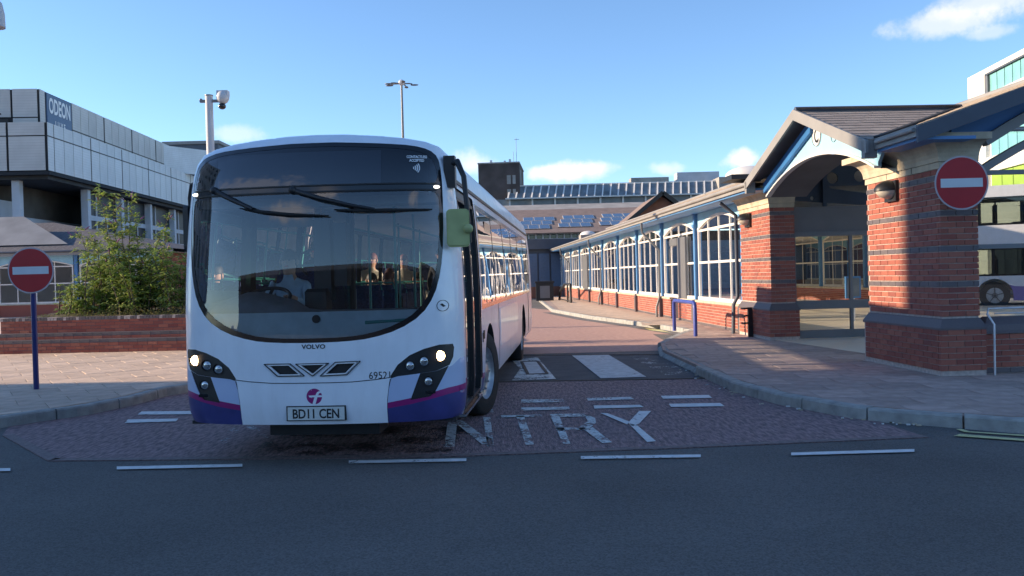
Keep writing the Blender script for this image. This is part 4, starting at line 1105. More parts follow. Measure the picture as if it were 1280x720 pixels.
def rho(x, z):
    if z <= CZ: return min(1, abs(x) / max(.01, hw_at(max(z, ZB0))))
    dx, dz = abs(x), z - CZ; L = math.hypot(dx, dz)
    if L < 1e-6: return 0.
    # distance to outline along the ray
    lo, hi = 0., 4.
    ux, uz = dx / L, dz / L
    for _ in range(22):
        t = (lo + hi) / 2; zz = CZ + uz * t
        if zz < 2.915 and ux * t < hw_at(zz): lo = t
        else: hi = t
    return min(1, L / lo)
def rake(z): return (.13 * ((z - 1.05) / 1.9) ** 1.6 if z > 1.05 else 0) + (.05 * max(0, (.62 - z) / .3) ** 2)
def yf(x, z):
    r = rho(x, z)
    return .095 * x * x + rake(z) + .29 * (1 - math.sqrt(max(0, 1 - r ** 7)))
def FM(x, z, off=0.): return Vector((x, yf(x, z) + off, z))
def fp(px, py):      # picture point -> place on the bus front
    d = BMR @ ray(px, py); e = BMI @ EYE; y = .1
    for _ in range(12):
        t = (y - e.y) / d.y; q = e + d * t; y = yf(max(-1.2, min(1.2, q.x)), max(.34, min(2.93, q.z)))
    return (q.x, q.z)
def mirror(h):       # right half outline, top centre -> bottom centre
    return h + [(-x, z) for x, z in h[::-1] if abs(x) > 1e-4]
def chaikin(p, n=2, closed=True):
    for _ in range(n):
        o = []
        for i in range(len(p)):
            a, c = p[i], p[(i + 1) % len(p)]
            o += [(a[0] * .75 + c[0] * .25, a[1] * .75 + c[1] * .25), (a[0] * .25 + c[0] * .75, a[1] * .25 + c[1] * .75)]
        p = o
    return p
# windscreen (right half from the picture, mirrored)
def half(pts): return [fp(*p) for p in pts]
cxp = 404
H_ws = half([(500, 239), (535, 238), (548, 242), (550, 262), (549, 300), (546, 335), (538, 365), (522, 389), (495, 406), (462, 417), (432, 421.5)])
H_bk = half([(500, 180), (528, 184), (543, 191), (550, 203), (553.5, 235), (554.5, 300), (551, 340), (543, 370), (527, 394), (499, 412), (464, 423), (432, 427)])
H_ds = half([(490, 184.5), (522, 188.5), (538, 196), (545, 208), (547.5, 227), (535, 228.8)])
z_ = lambda v: (0.0, v)
ws = chaikin([(0.0, H_ws[0][1])] + mirror([z_(H_ws[0][1])] + H_ws + [z_(H_ws[-1][1] - .004)])[1:], 1)
ws = chaikin(mirror([z_(H_ws[0][1])] + H_ws + [z_(H_ws[-1][1] - .006)]), 1)
bk = chaikin(mirror([z_(H_bk[0][1] + .035)] + H_bk + [z_(H_bk[-1][1] - .006)]), 1)
ds = chaikin(mirror([z_(H_ds[0][1] + .03)] + H_ds + [z_(H_ds[-1][1])]), 1)
# lamp clusters and lower corner pods
LCL = half([(549, 430.8), (566, 429.6), (567.5, 434), (566.5, 446), (562, 456), (546, 463.5), (520, 467.5), (497, 470.5), (489, 473), (488, 470), (497, 456), (512, 444), (530, 436)])
FOG = half([(525, 466.8), (546, 463.6), (561, 457), (553, 473), (545, 488), (538, 495.5), (516, 499.5), (513, 500)])
# lower corner panel (lilac over magenta over violet)
C_a = half([(487, 473.5), (497, 470.5), (520, 467.5), (546, 463.5), (565, 457), (574, 448)])
corner = C_a + [(1.3, C_a[-1][1]), (1.3, .2), (fp(484, 522)[0], .2), fp(484, 500)]
mg_t = half([(484, 503.5), (514, 497.5), (545, 489), (560, 484.5), (580, 481)]); mg_b = half([(580, 488), (560, 492.5), (545, 497), (514, 505), (484, 510.5)])
mg = mg_t[:-1] + [(1.3, mg_t[-1][1] + .0), (1.3, mg_b[0][1] + .0)] + mg_b[1:]
vio = [(mg_b[-1][0], mg_b[-1][1])] + mg_b[::-1][1:-1] + [(1.3, mg_b[0][1]), (1.3, .2), (mg_b[-1][0], .2)]
mir = lambda p: [(-x, z) for x, z in p]
# bumper joint: curve under the grilles
J = half([(412, 478.5), (440, 477.5), (470, 474.5), (490, 471.5)]); jz = J[0][1]
joint = [(-x, z - .004) for x, z in J[::-1]] + [(x, z - .004) for x, z in J] + [(x, z + .004) for x, z in J[::-1]] + [(-x, z + .004) for x, z in J]
bumper = [(x, z - .004) for x, z in J] + [(J[-1][0] + .01, .2), (-J[-1][0] - .01, .2)] + [(-x, z - .004) for x, z in J[::-1]]
# grilles
gtri = half([(372, 455.5), (409, 454.5), (391, 469)]); gl_ = half([(333, 456), (362, 455.5), (378, 469), (348, 469.5)]); gr_ = half([(420, 453.5), (448, 452.3), (433, 467.5), (403, 469)])
def shrink(p, k):
    cx_ = sum(a for a, _ in p) / len(p); cz_ = sum(c for _, c in p) / len(p); return [(cx_ + (a - cx_) * k, cz_ + (c - cz_) * k) for a, c in p]
plq = half([(360, 509), (431, 508.5), (431.5, 523.5), (359.5, 524)])
outer = dens([(x, z) for x, z in OUT], .06)
gx = [-1.24, -1.225, -1.2, -1.17, -1.13, -1.07] + [-1. + .1 * i for i in range(21)] + [1.07, 1.13, 1.17, 1.2, 1.225, 1.24]; gz = [.36 + .06 * i for i in range(43)]
# extra rings close to the silhouette so the rounded edge stays smooth
ringpts = []
for k in (.90, .94, .97, .985, .995):
    rg = []
    for x, z in outer:
        if z < CZ: rg.append((x * k, max(z, ZB0 + .004)))
        else: rg.append((x * k, CZ + (z - CZ) * k))
    ringpts.append(('rg', rg, 0))
dn = lambda p: dens(p, .05)
regs = [('lamps', dn(LCL), .006), ('lamps_l', dn(mir(LCL)), .006), ('fog', dn(FOG), .008), ('fog_l', dn(mir(FOG)), .008),
        ('magenta', dn(mg), -.0), ('magenta_l', dn(mir(mg)), .0), ('violet', dn(vio), .0), ('violet_l', dn(mir(vio)), .0), ('corner', dn(corner), .0), ('corner_l', dn(mir(corner)), .0),
        ('joint', dn(joint), .012), ('g1', shrink(gtri, .80), .02), ('g2', shrink(gl_, .80), .02), ('g3', shrink(gr_, .80), .02), ('bumper', dn(bumper), -.004),
        ('dest', dn(ds), .006), ('screen', dn(ws), .008), ('surround', dn(bk), .003)]
# rings participate only as edges: give them an empty test polygon
import types
def cut_front():
    r2 = [(k, p, o) for k, p, o in regs]
    vs_extra = [q for _, rg, _ in ringpts for q in rg]
    g = (gx, gz)
    return r2, vs_extra
_r, _ex = cut_front()
_old = delaunay_2d_cdt
def delaunay_2d_cdt(vs, es, f, t, e):
    if len(es) > 200: vs = vs + [Vector(q) for q in _ex if inside(q, outer)]
    return _old(vs, es, f, t, e)
RES = cut(outer, _r, lambda a, c, o: FM(a, c, o), 'panel', grid=(gx, gz), skirt=.02, flip=False)
delaunay_2d_cdt = _old
front = from_cut(RES, 'panel', 'coach_white', skirt=False).build('front_panel', bus)
def fpart(key, name, m, skirt=True, **k):
    if key in RES: return from_cut(RES, key, m, skirt=skirt).build(name, bus, **k)
fpart('screen', 'windscreen', 'glass_wind', False); fpart('surround', 'windscreen_surround', 'black_gloss'); fpart('bumper', 'bumper', 'coach_white')
dest = fpart('dest', 'destination_screen', 'glass_dest', False)
for s in ('', '_l'):
    fpart('corner' + s, 'corner_panel', 'coach_lower'); fpart('magenta' + s, 'magenta_band', 'coach_magenta'); fpart('violet' + s, 'violet_corner', 'coach_blue')
fpart('joint', 'panel_gap', 'black_plastic')
for k in ('g1', 'g2', 'g3'): fpart(k, 'grille', 'black_plastic')
gr = MB()
for p in (gtri, gl_, gr_):
    for sc, w in ((1.12, .006), (.90, .008)):
        q = shrink(p, sc)
        for i in range(len(q)):
            a, c = q[i], q[(i + 1) % len(q)]; gr.beam(FM(*a, -.006), FM(*c, -.006), w, .014, 'black_plastic' if sc > 1 else 'print_white', up=(0, 1, 0))
gr.build('grille_trim', bus)
# black backing of the destination box and the blank display
b = MB()
for i in range(20):
    x0, x1 = -1.0 + .1 * i, -.9 + .1 * i; y0, y1 = yf(x0, 2.6) + .10, yf(x1, 2.6) + .10
    b.add([(x0, y0, 2.34), (x1, y1, 2.34), (x1, y1 + .06, 2.80), (x0, y0 + .06, 2.80)], [(0, 1, 2, 3)], 'black_plastic')
    if -.95 < x0 < .6: b.add([(x0, y0 - .025, 2.40), (x1, y1 - .025, 2.40), (x1, y1 + .02, 2.74), (x0, y0 + .02, 2.74)], [(0, 1, 2, 3)], 'metal_grey')
b.build('display_box', bus)
b = MB(); b.box(-1.10, 1.10, .42, .72, 2.28, 2.36, 'interior_grey'); b.build('header_shelf', bus)
# lamp clusters
def lamps(sg):
    key = 'lamps' if sg > 0 else 'lamps_l'
    base = from_cut(RES, key, 'black_plastic').build('headlight_cluster', bus)
    fog = from_cut(RES, 'fog' if sg > 0 else 'fog_l', 'black_plastic').build('fog_light_pod', bus)
    for i, (px, py, r) in enumerate([(550, 444.8, .052), (530, 451.5, .047), (512.5, 457, .045)]):
        x, z = fp(px, py); x *= sg; c = FM(x, z); o = MB()
        o.tube(c + Vector((0, .02, 0)), c + Vector((0, -.012, 0)), r, 'chrome', r * 1.05, 20, caps=False)
        o.tube(c + Vector((0, .015, 0)), c + Vector((0, .002, 0)), r * .95, 'black_plastic', n=20)
        ob = o.build('lamp_rim', base)
        o = MB(); o.sph(c + Vector((0, .004, 0)), (r * .86, .018, r * .86), 'lamp_on' if i == 0 else 'lens', 18, 8); o.build('lamp_lens', base)
        if i: o = MB(); o.sph(c + Vector((r * .2, -.014, r * .1)), (r * .3, .01, r * .3), 'chrome', 10, 6); o.build('reflector', base)
    x, z = fp(535.5, 476.5); x *= sg; c = FM(x, z); o = MB(); o.tube(c + Vector((0, .02, 0)), c + Vector((0, -.01, 0)), .042, 'chrome', .046, 18, caps=False); o.sph(c, (.036, .014, .036), 'lens', 14, 6); o.build('lamp_lens', fog)
    x, z = fp(537, 490); c = FM(x * sg, z); o = MB(); o.box(c.x - .05, c.x + .05, c.y - .004, c.y + .02, z - .012, z + .012, 'black_gloss'); o.build('vent', fog)
lamps(1); lamps(-1)
for sg in (1, -1):
    x, z = fp(545, 233.6); c = FM(x * sg, z); b = MB(); b.sph(c, (.035, .014, .014), 'marker_on', 12, 6); b.build('marker_light', bus)
b = MB()
for sg in (1, -1):
    sm = [fp(489, 471), fp(485.5, 485), fp(484, 500), fp(484, 514), (fp(484, 514)[0], .375)]
    for p, q in zip(sm, sm[1:]): b.beam(FM(sg * p[0], p[1], .0005), FM(sg * q[0], q[1], .0005), .007, .006, 'black_plastic', up=(0, 1, 0))
b.build('panel_gap', bus)
# lines across the black surround
b = MB()
for py in (229.5, 237.3):
    for i in range(24):
        x0 = -1.09 + 2.18 * i / 24; x1 = -1.09 + 2.18 * (i + 1) / 24; z = fp(480, py)[1]; b.beam(FM(x0, z, -.002), FM(x1, z, -.002), .012, .012, 'black_plastic')
b.build('trim_strip', bus)
# wipers
def wiper(name, pts, blade):
    b = MB(); p = [FM(*fp(*q), -.05) for q in pts]; p[0] = FM(*fp(*pts[0]), -.0)
    b.path(p, [.024, .02, .016, .012][:len(p)], 'black_plastic', 8); o = b.build(name, bus)
    b = MB(); q = [FM(*fp(*c), -.035) for c in blade]; b.path(q, [.006] + [.016] * (len(q) - 2) + [.006], 'rubber', 6); b.build('wiper_blade', o)
    b = MB(); b.sph(FM(*fp(*pts[0]), -.01), .034, 'black_plastic', 12, 8); b.build('wiper_pivot', o)
wiper('wiper', [(268, 238.5), (290, 249.5), (318, 262)], [(302, 261), (330, 265.5), (362, 268.5), (412, 270)])
wiper('wiper', [(366, 238), (400, 248), (440, 257), (470, 262)], [(419, 262.5), (450, 263.5), (490, 263), (541, 262)])
# writing
def on_front(cx_, cz_, off=-.003): return lambda a, c: FM(cx_ + a, cz_ + c, off)
x, z = fp(521, 196); text_mesh('CONTACTLESS', .034, 'print_white', on_front(x, z - .012, -.004), spacing=.92, bold=.0009, sx=.78).build('lettering', bus)
x, z = fp(521, 200.5); text_mesh('ACCEPTED', .034, 'print_white', on_front(x, z - .012, -.004), spacing=.92, bold=.0009, sx=.78).build('lettering', bus)
b = MB(); cx_, cz_ = fp(515, 210)
for i, r_ in enumerate((.016, .032, .048, .063)):
    pa = arc(cx_, cz_, r_, -38, 38, 8)
    for a, c in zip(pa, pa[1:]): b.beam(FM(*a, -.005), FM(*c, -.005), .004, .009, 'print_white', up=(1, 0, 0))
b.build('contactless_symbol', bus)
x, z = fp(475.5, 469); text_mesh('69521', .088, 'print_black', on_front(x, z - .03), spacing=1.0, sx=.9).build('fleet_number', bus)
x, z = fp(392, 433.3); text_mesh('VOLVO', .052, 'print_black', on_front(x, z - .018), spacing=1.05, bold=.0014, sx=1.15).build('badge', bus)
# number plate
px_, pz_ = (plq[0][0] + plq[1][0]) / 2, (plq[0][1] + plq[2][1]) / 2; hwp = (plq[1][0] - plq[0][0]) / 2; hh = (plq[0][1] - plq[2][1]) / 2
yp = yf(px_, pz_) - .014
b = MB(); b.box(px_ - hwp - .012, px_ + hwp + .012, yp + .001, yp + .03, pz_ - hh - .008, pz_ + hh + .010, 'black_plastic'); npf = b.build('plate_holder', bus)
b = MB(); b.box(px_ - hwp, px_ + hwp, yp - .004, yp + .001, pz_ - hh, pz_ + hh, 'plate'); b.build('number_plate', npf)
text_mesh('BD11 CEN', .112, 'print_black', lambda a, c: Vector((px_ + a, yp - .006, pz_ - .040 + c)), spacing=.97, bold=.0022, sx=.83).build('lettering', npf)
# round magenta emblem with a pale letter shape
ex, ez = fp(393, 495.5); re_ = .068
circ = [(ex + re_ * math.cos(2 * math.pi * i / 40), ez + re_ * math.sin(2 * math.pi * i / 40)) for i in range(40)]
E = lambda pts: [(ex + a * re_, ez + c * re_) for a, c in pts]
fsh = E([(-.36, -1.2), (.02, -.1), (-.6, -.12), (-.75, .12), (.14, .14), (.36, .52), (.62, .66), (1.05, .60), (.98, .42), (.66, .42), (.50, .14), (1.1, .12), (1.1, -.1), (.40, -.1), (.06, -1.2)])
r_e = cut(circ, [('f', fsh, .0)], lambda a, c, o: FM(a, c, o - .004), 'disc', grid=([ex + .02 * i for i in range(-3, 4)], [ez + .02 * i for i in range(-3, 4)]))
em_ = from_cut(r_e, 'disc', 'coach_magenta', skirt=False).build('emblem', bus)
# small round safety sticker
sx_, sz_ = fp(553.5, 382); b = MB()
for i in range(24):
    a0, a1 = 2 * math.pi * i / 24, 2 * math.pi * (i + 1) / 24; b.beam(FM(sx_ + .047 * math.cos(a0), sz_ + .047 * math.sin(a0), -.002), FM(sx_ + .047 * math.cos(a1), sz_ + .047 * math.sin(a1), -.002), .003, .005, 'print_black', up=(1, 0, 0))
b.add([FM(sx_ - .022, sz_ + .012, -.003), FM(sx_ + .004, sz_ - .012, -.003), FM(sx_ + .024, sz_ - .004, -.003), FM(sx_ - .004, sz_ + .02, -.003)], [(0, 1, 2, 3)], 'print_black'); b.build('sticker', bus)

# ---- sides
def y_edge(z): return yf(hw_at(z), z)
def side_x(z): return hw_at(max(ZB0, min(z, 2.48)))
def SM(sg):
    return lambda a, c, o: Vector((sg * (side_x(c) - o), max(a, y_edge(c)) if a < .8 and a <= 0.001 else a, c))
zs_ = [.365, .45, .6, .8, 1., 1.2, 1.35, 1.5, 1.65, 1.8, 2., 2.2, 2.35, 2.48]
def rear_y(z): return LB - .10 * max(0, (z - .9) / 1.6) ** 2
souter = [(y_edge(z), z) for z in zs_] + [(rear_y(z), z) for z in zs_[::-1]]
def arch_poly(cy, r, w): # wheel arch cut to the skirt
    return [(cy + w, .2), (cy + w, .5)] + [(cy + w * math.cos(R(t)), .5 + (r) * math.sin(R(t))) for t in range(10, 171, 10)] + [(cy - w, .5), (cy - w, .2)]
WF, WR = 2.72, 9.05
def rect(a, c, z0, z1, r=.05):
    o = []
    for (x, z, s) in ((c - r, z1 - r, 0), (a + r, z1 - r, 90), (a + r, z0 + r, 180), (c - r, z0 + r, 270)):
        for t in (0, 30, 60, 90): o.append((x + r * math.cos(R(s + t)), z + r * math.sin(R(s + t))))
    return o
wins = [(2.05, 3.55), (3.60, 5.10), (5.15, 6.65), (6.70, 8.20), (8.25, 9.75), (9.80, 11.2)]
sgx = [.5 + .25 * i for i in range(46)]
def bus_side(sg, door):
    regs = [('arch', arch_poly(WF, .56, .60), 0), ('arch2', arch_poly(WR, .56, .60), 0)]
    if door:
        regs += [('leaf1', rect(.60, 1.16, .40, 2.34, .03), .035), ('leaf2', rect(1.22, 1.78, .40, 2.34, .03), .035), ('doorway', rect(.53, 1.85, .3, 2.42, .03), .02)]
    else: regs += [('cabw', rect(.62, 1.75, 1.25, 2.30), .004)]
    for i, (a, c) in enumerate(wins): regs.append(('w%d' % i, rect(a, c, 1.30, 2.33), .004))
    regs.append(('band', [(1.95 if door else .55, 1.25), (11.3, 1.25), (11.3, 2.38), (1.95 if door else .55, 2.38)], .001))
    if door:
        regs += [('ad', rect(4.05, 7.35, .68, 1.18, .02), -.006), ('gap', [(3.86, .33), (3.92, .33), (3.92, 1.25), (3.86, 1.25)], .01), ('rgap', [(10.55, .45), (10.75, .45), (10.75, 1.25), (10.55, 1.25)], .01)]
    regs += [('vio', [(.30, .2), (2.1, .2), (2.1, .50), (.55, .62), (.30, .62)], 0), ('mag', [(.30, .62), (.55, .62), (2.1, .50), (2.1, .56), (.55, .69), (.30, .69)], 0),
             ('skirt', [(3.3, .2), (8.5, .2), (8.5, .50), (3.3, .50)], .0)]
    rs = [(k, dens(p, .12), o) for k, p, o in regs]
    res = cut(souter, rs, lambda a, c, o: Vector((sg * (side_x(c) - o), a, c)), 'panel', grid=(sgx, zs_[1:-1] + [.7, .9, 1.1]), skirt=.03, flip=sg < 0)
    for k in list(res):
        vv, ff, sv, sf = res[k]; res[k] = (vv, ff, [Vector((p.x, p.y, p.z)) for p in sv], sf)
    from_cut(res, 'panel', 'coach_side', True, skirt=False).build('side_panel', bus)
    from_cut(res, 'band', 'black_gloss').build('window_band', bus)
    for i in range(6): from_cut(res, 'w%d' % i, 'glass_side', True, skirt=False).build('side_window', bus)
    for k, nm, m in (('cabw', 'cab_window', 'glass_side'), ('vio', 'violet_skirt', 'coach_blue'), ('mag', 'magenta_band', 'coach_magenta'), ('ad', 'advert_panel', 'coach_white'), ('gap', 'panel_gap', 'black_plastic'), ('rgap', 'engine_vent', 'black_plastic'), ('skirt', 'skirt_panel', 'coach_side')):
        if k in res: from_cut(res, k, m, True, skirt=k in ('ad', 'gap', 'rgap')).build(nm, bus)
    if door:
        from_cut(res, 'doorway', 'black_plastic').build('door_frame', bus)
        for k in ('leaf1', 'leaf2'):
            d = from_cut(res, k, 'glass_side', True, skirt=False).build('door', bus)
            ys = [.60, 1.16] if k == 'leaf1' else [1.22, 1.78]; b = MB()
            for y in ys:
                for z0, z1 in zip(zs_[:-1], zs_[1:]): 
                    z0 = max(z0, .40); z1 = min(z1, 2.34)
                    if z1 > z0: b.beam((side_x(z0) - .02, y, z0), (side_x(z1) - .02, y, z1), .035, .03, 'black_plastic', up=(1, 0, 0))
            for z in (.42, 2.32): b.beam((side_x(z) - .02, ys[0], z), (side_x(z) - .02, ys[1], z), .035, .03, 'black_plastic')
            b.build('door_edge', d)
            b = MB(); yy = ys[0] + .08; b.path([(1.19, yy, .9), (1.19, yy, 1.5)], .014, 'teal_rail'); b.build('grab_rail', d)
        b = MB(); b.box(1.10, 1.262, .50, 1.88, .335, .36, 'chrome'); b.build('door_step', bus)
    for cy in (WF, WR):   # arch lining
        b = MB(); p = arch_poly(cy, .56, .60)[1:-1]; n = len(p)
        vs = [(sg * side_x(max(.365, z)), y, z) for y, z in p] + [(sg * .75, y, z) for y, z in p]
        b.add(vs, [(i, i + 1, n + i + 1, n + i) for i in range(n - 1)], 'black_plastic'); b.box(min(sg * .72, sg * .76), max(sg * .72, sg * .76), cy - .6, cy + .6, .3, 1.1, 'black_plastic'); b.build('wheel_arch', bus)
bus_side(1, True); bus_side(-1, False)
def wheel(cy, sg, inner=False, steer=0.):
    b = MB(); prof = [(.30, -.13), (.46, -.135), (.485, -.10), (.485, .10), (.46, .135), (.30, .13)]; n = 32; vs = []
    w = bpy.data.objects.new('wheel', None)
    rot = Matrix.Rotation(steer, 3, 'Z'); c = Vector((sg * 1.10, cy, .485))
    q = MB()
    def ring(pr, m, smooth=True):
        vs = []
        for i in range(n):
            t = 2 * math.pi * i / n
            for r_, w_ in pr: vs.append(c + rot @ Vector((sg * w_, r_ * math.cos(t), r_ * math.sin(t))))
        k = len(pr); q.add(vs, [(i * k + j, i * k + j + 1, ((i + 1) % n) * k + j + 1, ((i + 1) % n) * k + j) for i in range(n) for j in range(k - 1)], m, smooth)
    ring(prof, 'rubber'); tyre = q.build('wheel', bus)
    q = MB(); ring([(.30, .125), (.285, .10), (.27, .07), (.12, .06), (.11, .12), (.0, .125)], 'wheel_metal')
    q.build('rim', tyre)
    for i in range(10):
        t = 2 * math.pi * i / 10; p = c + rot @ Vector((sg * .07, .20 * math.cos(t), .20 * math.sin(t))); q2 = MB(); q2.tube(p, p + rot @ Vector((sg * .03, 0, 0)), .014, 'chrome', n=6); q2.build('wheel_nut', tyre)
for sg in (1, -1): wheel(WF, sg, steer=R(-12)); wheel(WR, sg)
# roof and rear
b = MB(); prof = ROOF + [(-x, z) for x, z in ROOF[::-1][1:]]
rows = []
ysr = [None] + [.9, 1.5, 2.5, 4, 6, 8, 10, 11.2]
for k, y in enumerate(ysr + ['r']):
    row = []
    for x, z in prof:
        if y is None: yy = yf(x, z)
        elif y == 'r': yy = rear_y(z) - .12 * ((z - 2.48) / .46) ** 2
        else: yy = y
        row.append(Vector((x, yy, z)))
    rows.append(row)
n = len(prof)
# front lip follows the rolled edge: the outline itself is at rho = 1
vs = [p for r_ in rows for p in r_]
b.add(vs, [(j * n + i, (j + 1) * n + i, (j + 1) * n + i + 1, j * n + i + 1) for j in range(len(rows) - 1) for i in range(n - 1)], 'coach_roof', True); b.build('roof', bus)
b = MB(); rr_ = [Vector((x, rear_y(z) if z <= 2.48 else rows[-1][0].y - .12 * ((z - 2.48) / .46) ** 2, z)) for x, z in OUT]
b.add(rr_, [tuple(range(len(rr_)))], 'coach_side'); b.build('rear_panel', bus)
b = MB()
for sg in (1, -1): b.beam((sg * 1.212, .55, 2.475), (sg * 1.212, 11.6, 2.475), .02, .03, 'black_plastic')
b.build('roof_gutter', bus)
# underside and floor
b = MB(); b.box(-1.2, 1.2, .3, 2.0, .34, .37, 'black_plastic'); b.box(-.7, .7, 2.0, 3.4, .34, .37, 'black_plastic'); b.box(-1.2, 1.2, 3.4, 8.3, .34, .37, 'black_plastic'); b.box(-.7, .7, 8.3, 9.8, .30, .5, 'black_plastic'); b.box(-1.15, 1.15, 9.8, 11.7, .34, .5, 'black_plastic'); b.box(-.5, .5, .35, .7, .22, .34, 'black_plastic'); b.build('underframe', bus)
b = MB(); b.box(-1.2, 1.2, .5, 11.6, .372, .40, 'interior_grey')
for sg in (1, -1): b.box(min(sg * .72, sg * 1.2), max(sg * .72, sg * 1.2), 2.05, 3.4, .40, 1.1, 'interior_grey'); b.box(min(sg * .72, sg * 1.2), max(sg * .72, sg * 1.2), 8.4, 9.7, .40, 1.0, 'interior_grey')
b.box(-1.2, 1.2, 8.4, 11.6, .4, .75, 'interior_grey'); b.build('floor', bus)
b = MB(); b.box(-1.15, 1.15, .7, 11.7, 2.40, 2.42, 'interior_light'); b.box(-1.1, 1.1, 11.55, 11.6, .4, 2.4, 'interior_light')
for sg in (1, -1): b.box(sg * 1.20 - .015, sg * 1.20 + .015, 3.4, 11.5, .4, 1.24, 'interior_grey')
b.build('lining', bus)
# dashboard
b = MB()
pts = []
for i in range(21):
    x = -1.16 + 2.32 * i / 20; zt = 1.42 if x < -.2 else (1.42 - .08 * min(1, (x + .2) / .1)); zt += (.10 * math.exp(-((x + .62) / .28) ** 2))
    pts.append((x, zt))
vs = []
for x, zt in pts:
    y = yf(min(1.1, abs(x)), 1.4) + .06; vs += [(x, y, .95), (x, y + .0, zt - .10), (x, y + .10, zt - .04), (x, y + .30, zt), (x, y + .55, zt - .06), (x, y + .60, .9)]
b.add(vs, [(i * 6 + j, (i + 1) * 6 + j, (i + 1) * 6 + j + 1, i * 6 + j + 1) for i in range(20) for j in range(5)], 'dash', True); b.build('dashboard', bus)
b = MB(); y = .16
for i in range(20):
    x0, x1 = pts[i][0], pts[i + 1][0]
    if abs(x0) < 1.0 and abs(x1) < 1.02:
        y0 = yf(x0, 1.3) + .035; y1 = yf(x1, 1.3) + .035; zt = 1.335
        b.add([(x0, y0, .95), (x1, y1, .95), (x1, y1, zt - .0 * abs(x1)), (x0, y0, zt)], [(0, 1, 2, 3)], 'dash_light')
b.build('dash_panel', bus)
sx_, sz_ = fp(394, 399); b = MB(); b.tube((sx_, yf(0, 1.2) + .02, sz_), (sx_, yf(0, 1.2) + .05, sz_), .035, 'black_plastic', n=16); b.build('round_sensor', bus)
p0 = fp(455, 403.5); p1 = fp(511, 400); b = MB(); b.tube((p0[0], yf(*p0) + .04, p0[1]), (p1[0], yf(*p1) + .04, p1[1]), .016, 'teal_rail'); b.build('teal_bar', bus)
# steering wheel
sw_ = MB(); Mx = Matrix.Rotation(R(28), 3, 'X'); cst = Vector((-.60, .62, 1.44)); prev = None; ringp = [cst + Mx @ Vector((.22 * math.cos(2 * math.pi * i / 28), .22 * math.sin(2 * math.pi * i / 28), 0)) for i in range(29)]
sw_.path(ringp, .017, 'black_plastic', 8); st_ = sw_.build('steering_wheel', bus)
b = MB(); b.sph(cst + Mx @ Vector((0, 0, -.03)), (.06, .06, .03), 'black_plastic')
for a in (200, 340, 90): b.beam(cst + Mx @ Vector((0, 0, -.02)), cst + Mx @ Vector((.22 * math.cos(R(a)), .22 * math.sin(R(a)), 0)), .03, .012, 'black_plastic')
b.tube(cst, cst + Vector((0, -.1, -.45)), .03, 'black_plastic'); b.build('steering_column', st_)
# cab: door screen, ticket machine, seat
b = MB(); b.box(-.16, -.10, .75, 2.0, .4, 1.22, 'interior_grey'); b.box(-.16, -.10, .75, .80, 1.2, 2.4, 'black_plastic'); b.box(-.16, -.11, 1.95, 2.02, 1.2, 2.4, 'black_plastic'); b.box(-.15, .01, .66, .80, 1.42, 2.17, 'black_plastic'); b.box(.03, .15, .70, .84, 1.55, 2.14, 'black_plastic'); b.path([(-.15, .66, 1.9), (-.24, .60, 1.86), (-.26, .58, 1.74), (-.2, .6, 1.66)], .012, 'black_plastic'); b.box(-1.2, -.12, 2.02, 2.08, .4, 1.5, 'interior_grey'); b.box(-1.2, -.12, 2.02, 2.08, 2.2, 2.35, 'interior_grey'); b.build('cab_partition', bus)
b = MB(); b.box(-.14, -.135, .80, 1.95, 1.22, 2.3, 'glass_clear'); b.build('cab_screen', bus)
b = MB(); b.rings(-.20, .0, .52, .70, [(0, 1.15), (0, 1.5), (-.02, 1.53)], 'black_plastic'); b.build('ticket_machine', bus)
def seat(x, y, z, name='seat', w=.42):
    b = MB(); b.rings(x - w / 2, x + w / 2, y, y + .42, [(-.02, z + .36), (0, z + .38), (0, z + .44), (-.03, z + .46)], 'seat_fabric')
    M_ = Matrix.Translation((x, y + .42, z + .44)) @ Matrix.Rotation(R(-10), 4, 'X')
    b.box(-w / 2, w / 2, -.04, .04, 0, .62, 'seat_fabric', M_); b.box(-w / 2 + .04, w / 2 - .04, -.05, .05, .60, .68, 'seat_fabric', M_)
    b.tube((x, y + .2, z - .02), (x, y + .2, z + .37), .05, 'interior_grey'); o = b.build(name, bus)
    c = MB(); c.path([M_ @ Vector((-w / 2, 0, .55)), M_ @ Vector((-w / 2 + .04, 0, .72)), M_ @ Vector((w / 2 - .04, 0, .72)), M_ @ Vector((w / 2, 0, .55))], .014, 'teal_rail', 6); c.build('seat_handle', o)
    return o
seat(-.62, 1.20, .62, 'driver_seat', .5)
SEATS = []
for r_, y in enumerate([3.6, 4.4, 5.2, 6.0, 6.8, 7.6, 8.6, 9.4, 10.2]):
    z = .75 if y > 8.3 else .40
    for x in (-.95, -.50, .50, .95):
        if y < 4.0 and x > 0: continue
        seat(x, y, z)
b = MB()
for x, y in ((-.26, 3.3), (.28, 3.4), (-.26, 5.1), (.28, 5.9), (-.26, 6.8), (.28, 7.5), (.36, 1.9)): b.tube((x, y, .4), (x, y, 2.4), .016, 'teal_rail', n=8)
b.path([(-.3, 2.2, 2.2), (-.3, 8.2, 2.2)], .016, 'teal_rail', 6); b.path([(.3, 2.2, 2.2), (.3, 8.2, 2.2)], .016, 'teal_rail', 6)
b.path([(.42, 1.9, 1.2), (1.1, 1.9, 1.2)], .018, 'teal_rail', 8)
b.build('handrail', bus)
b = MB(); b.box(.35, 1.15, 1.93, 1.97, .4, 1.15, 'interior_grey'); b.build('luggage_rack', bus)
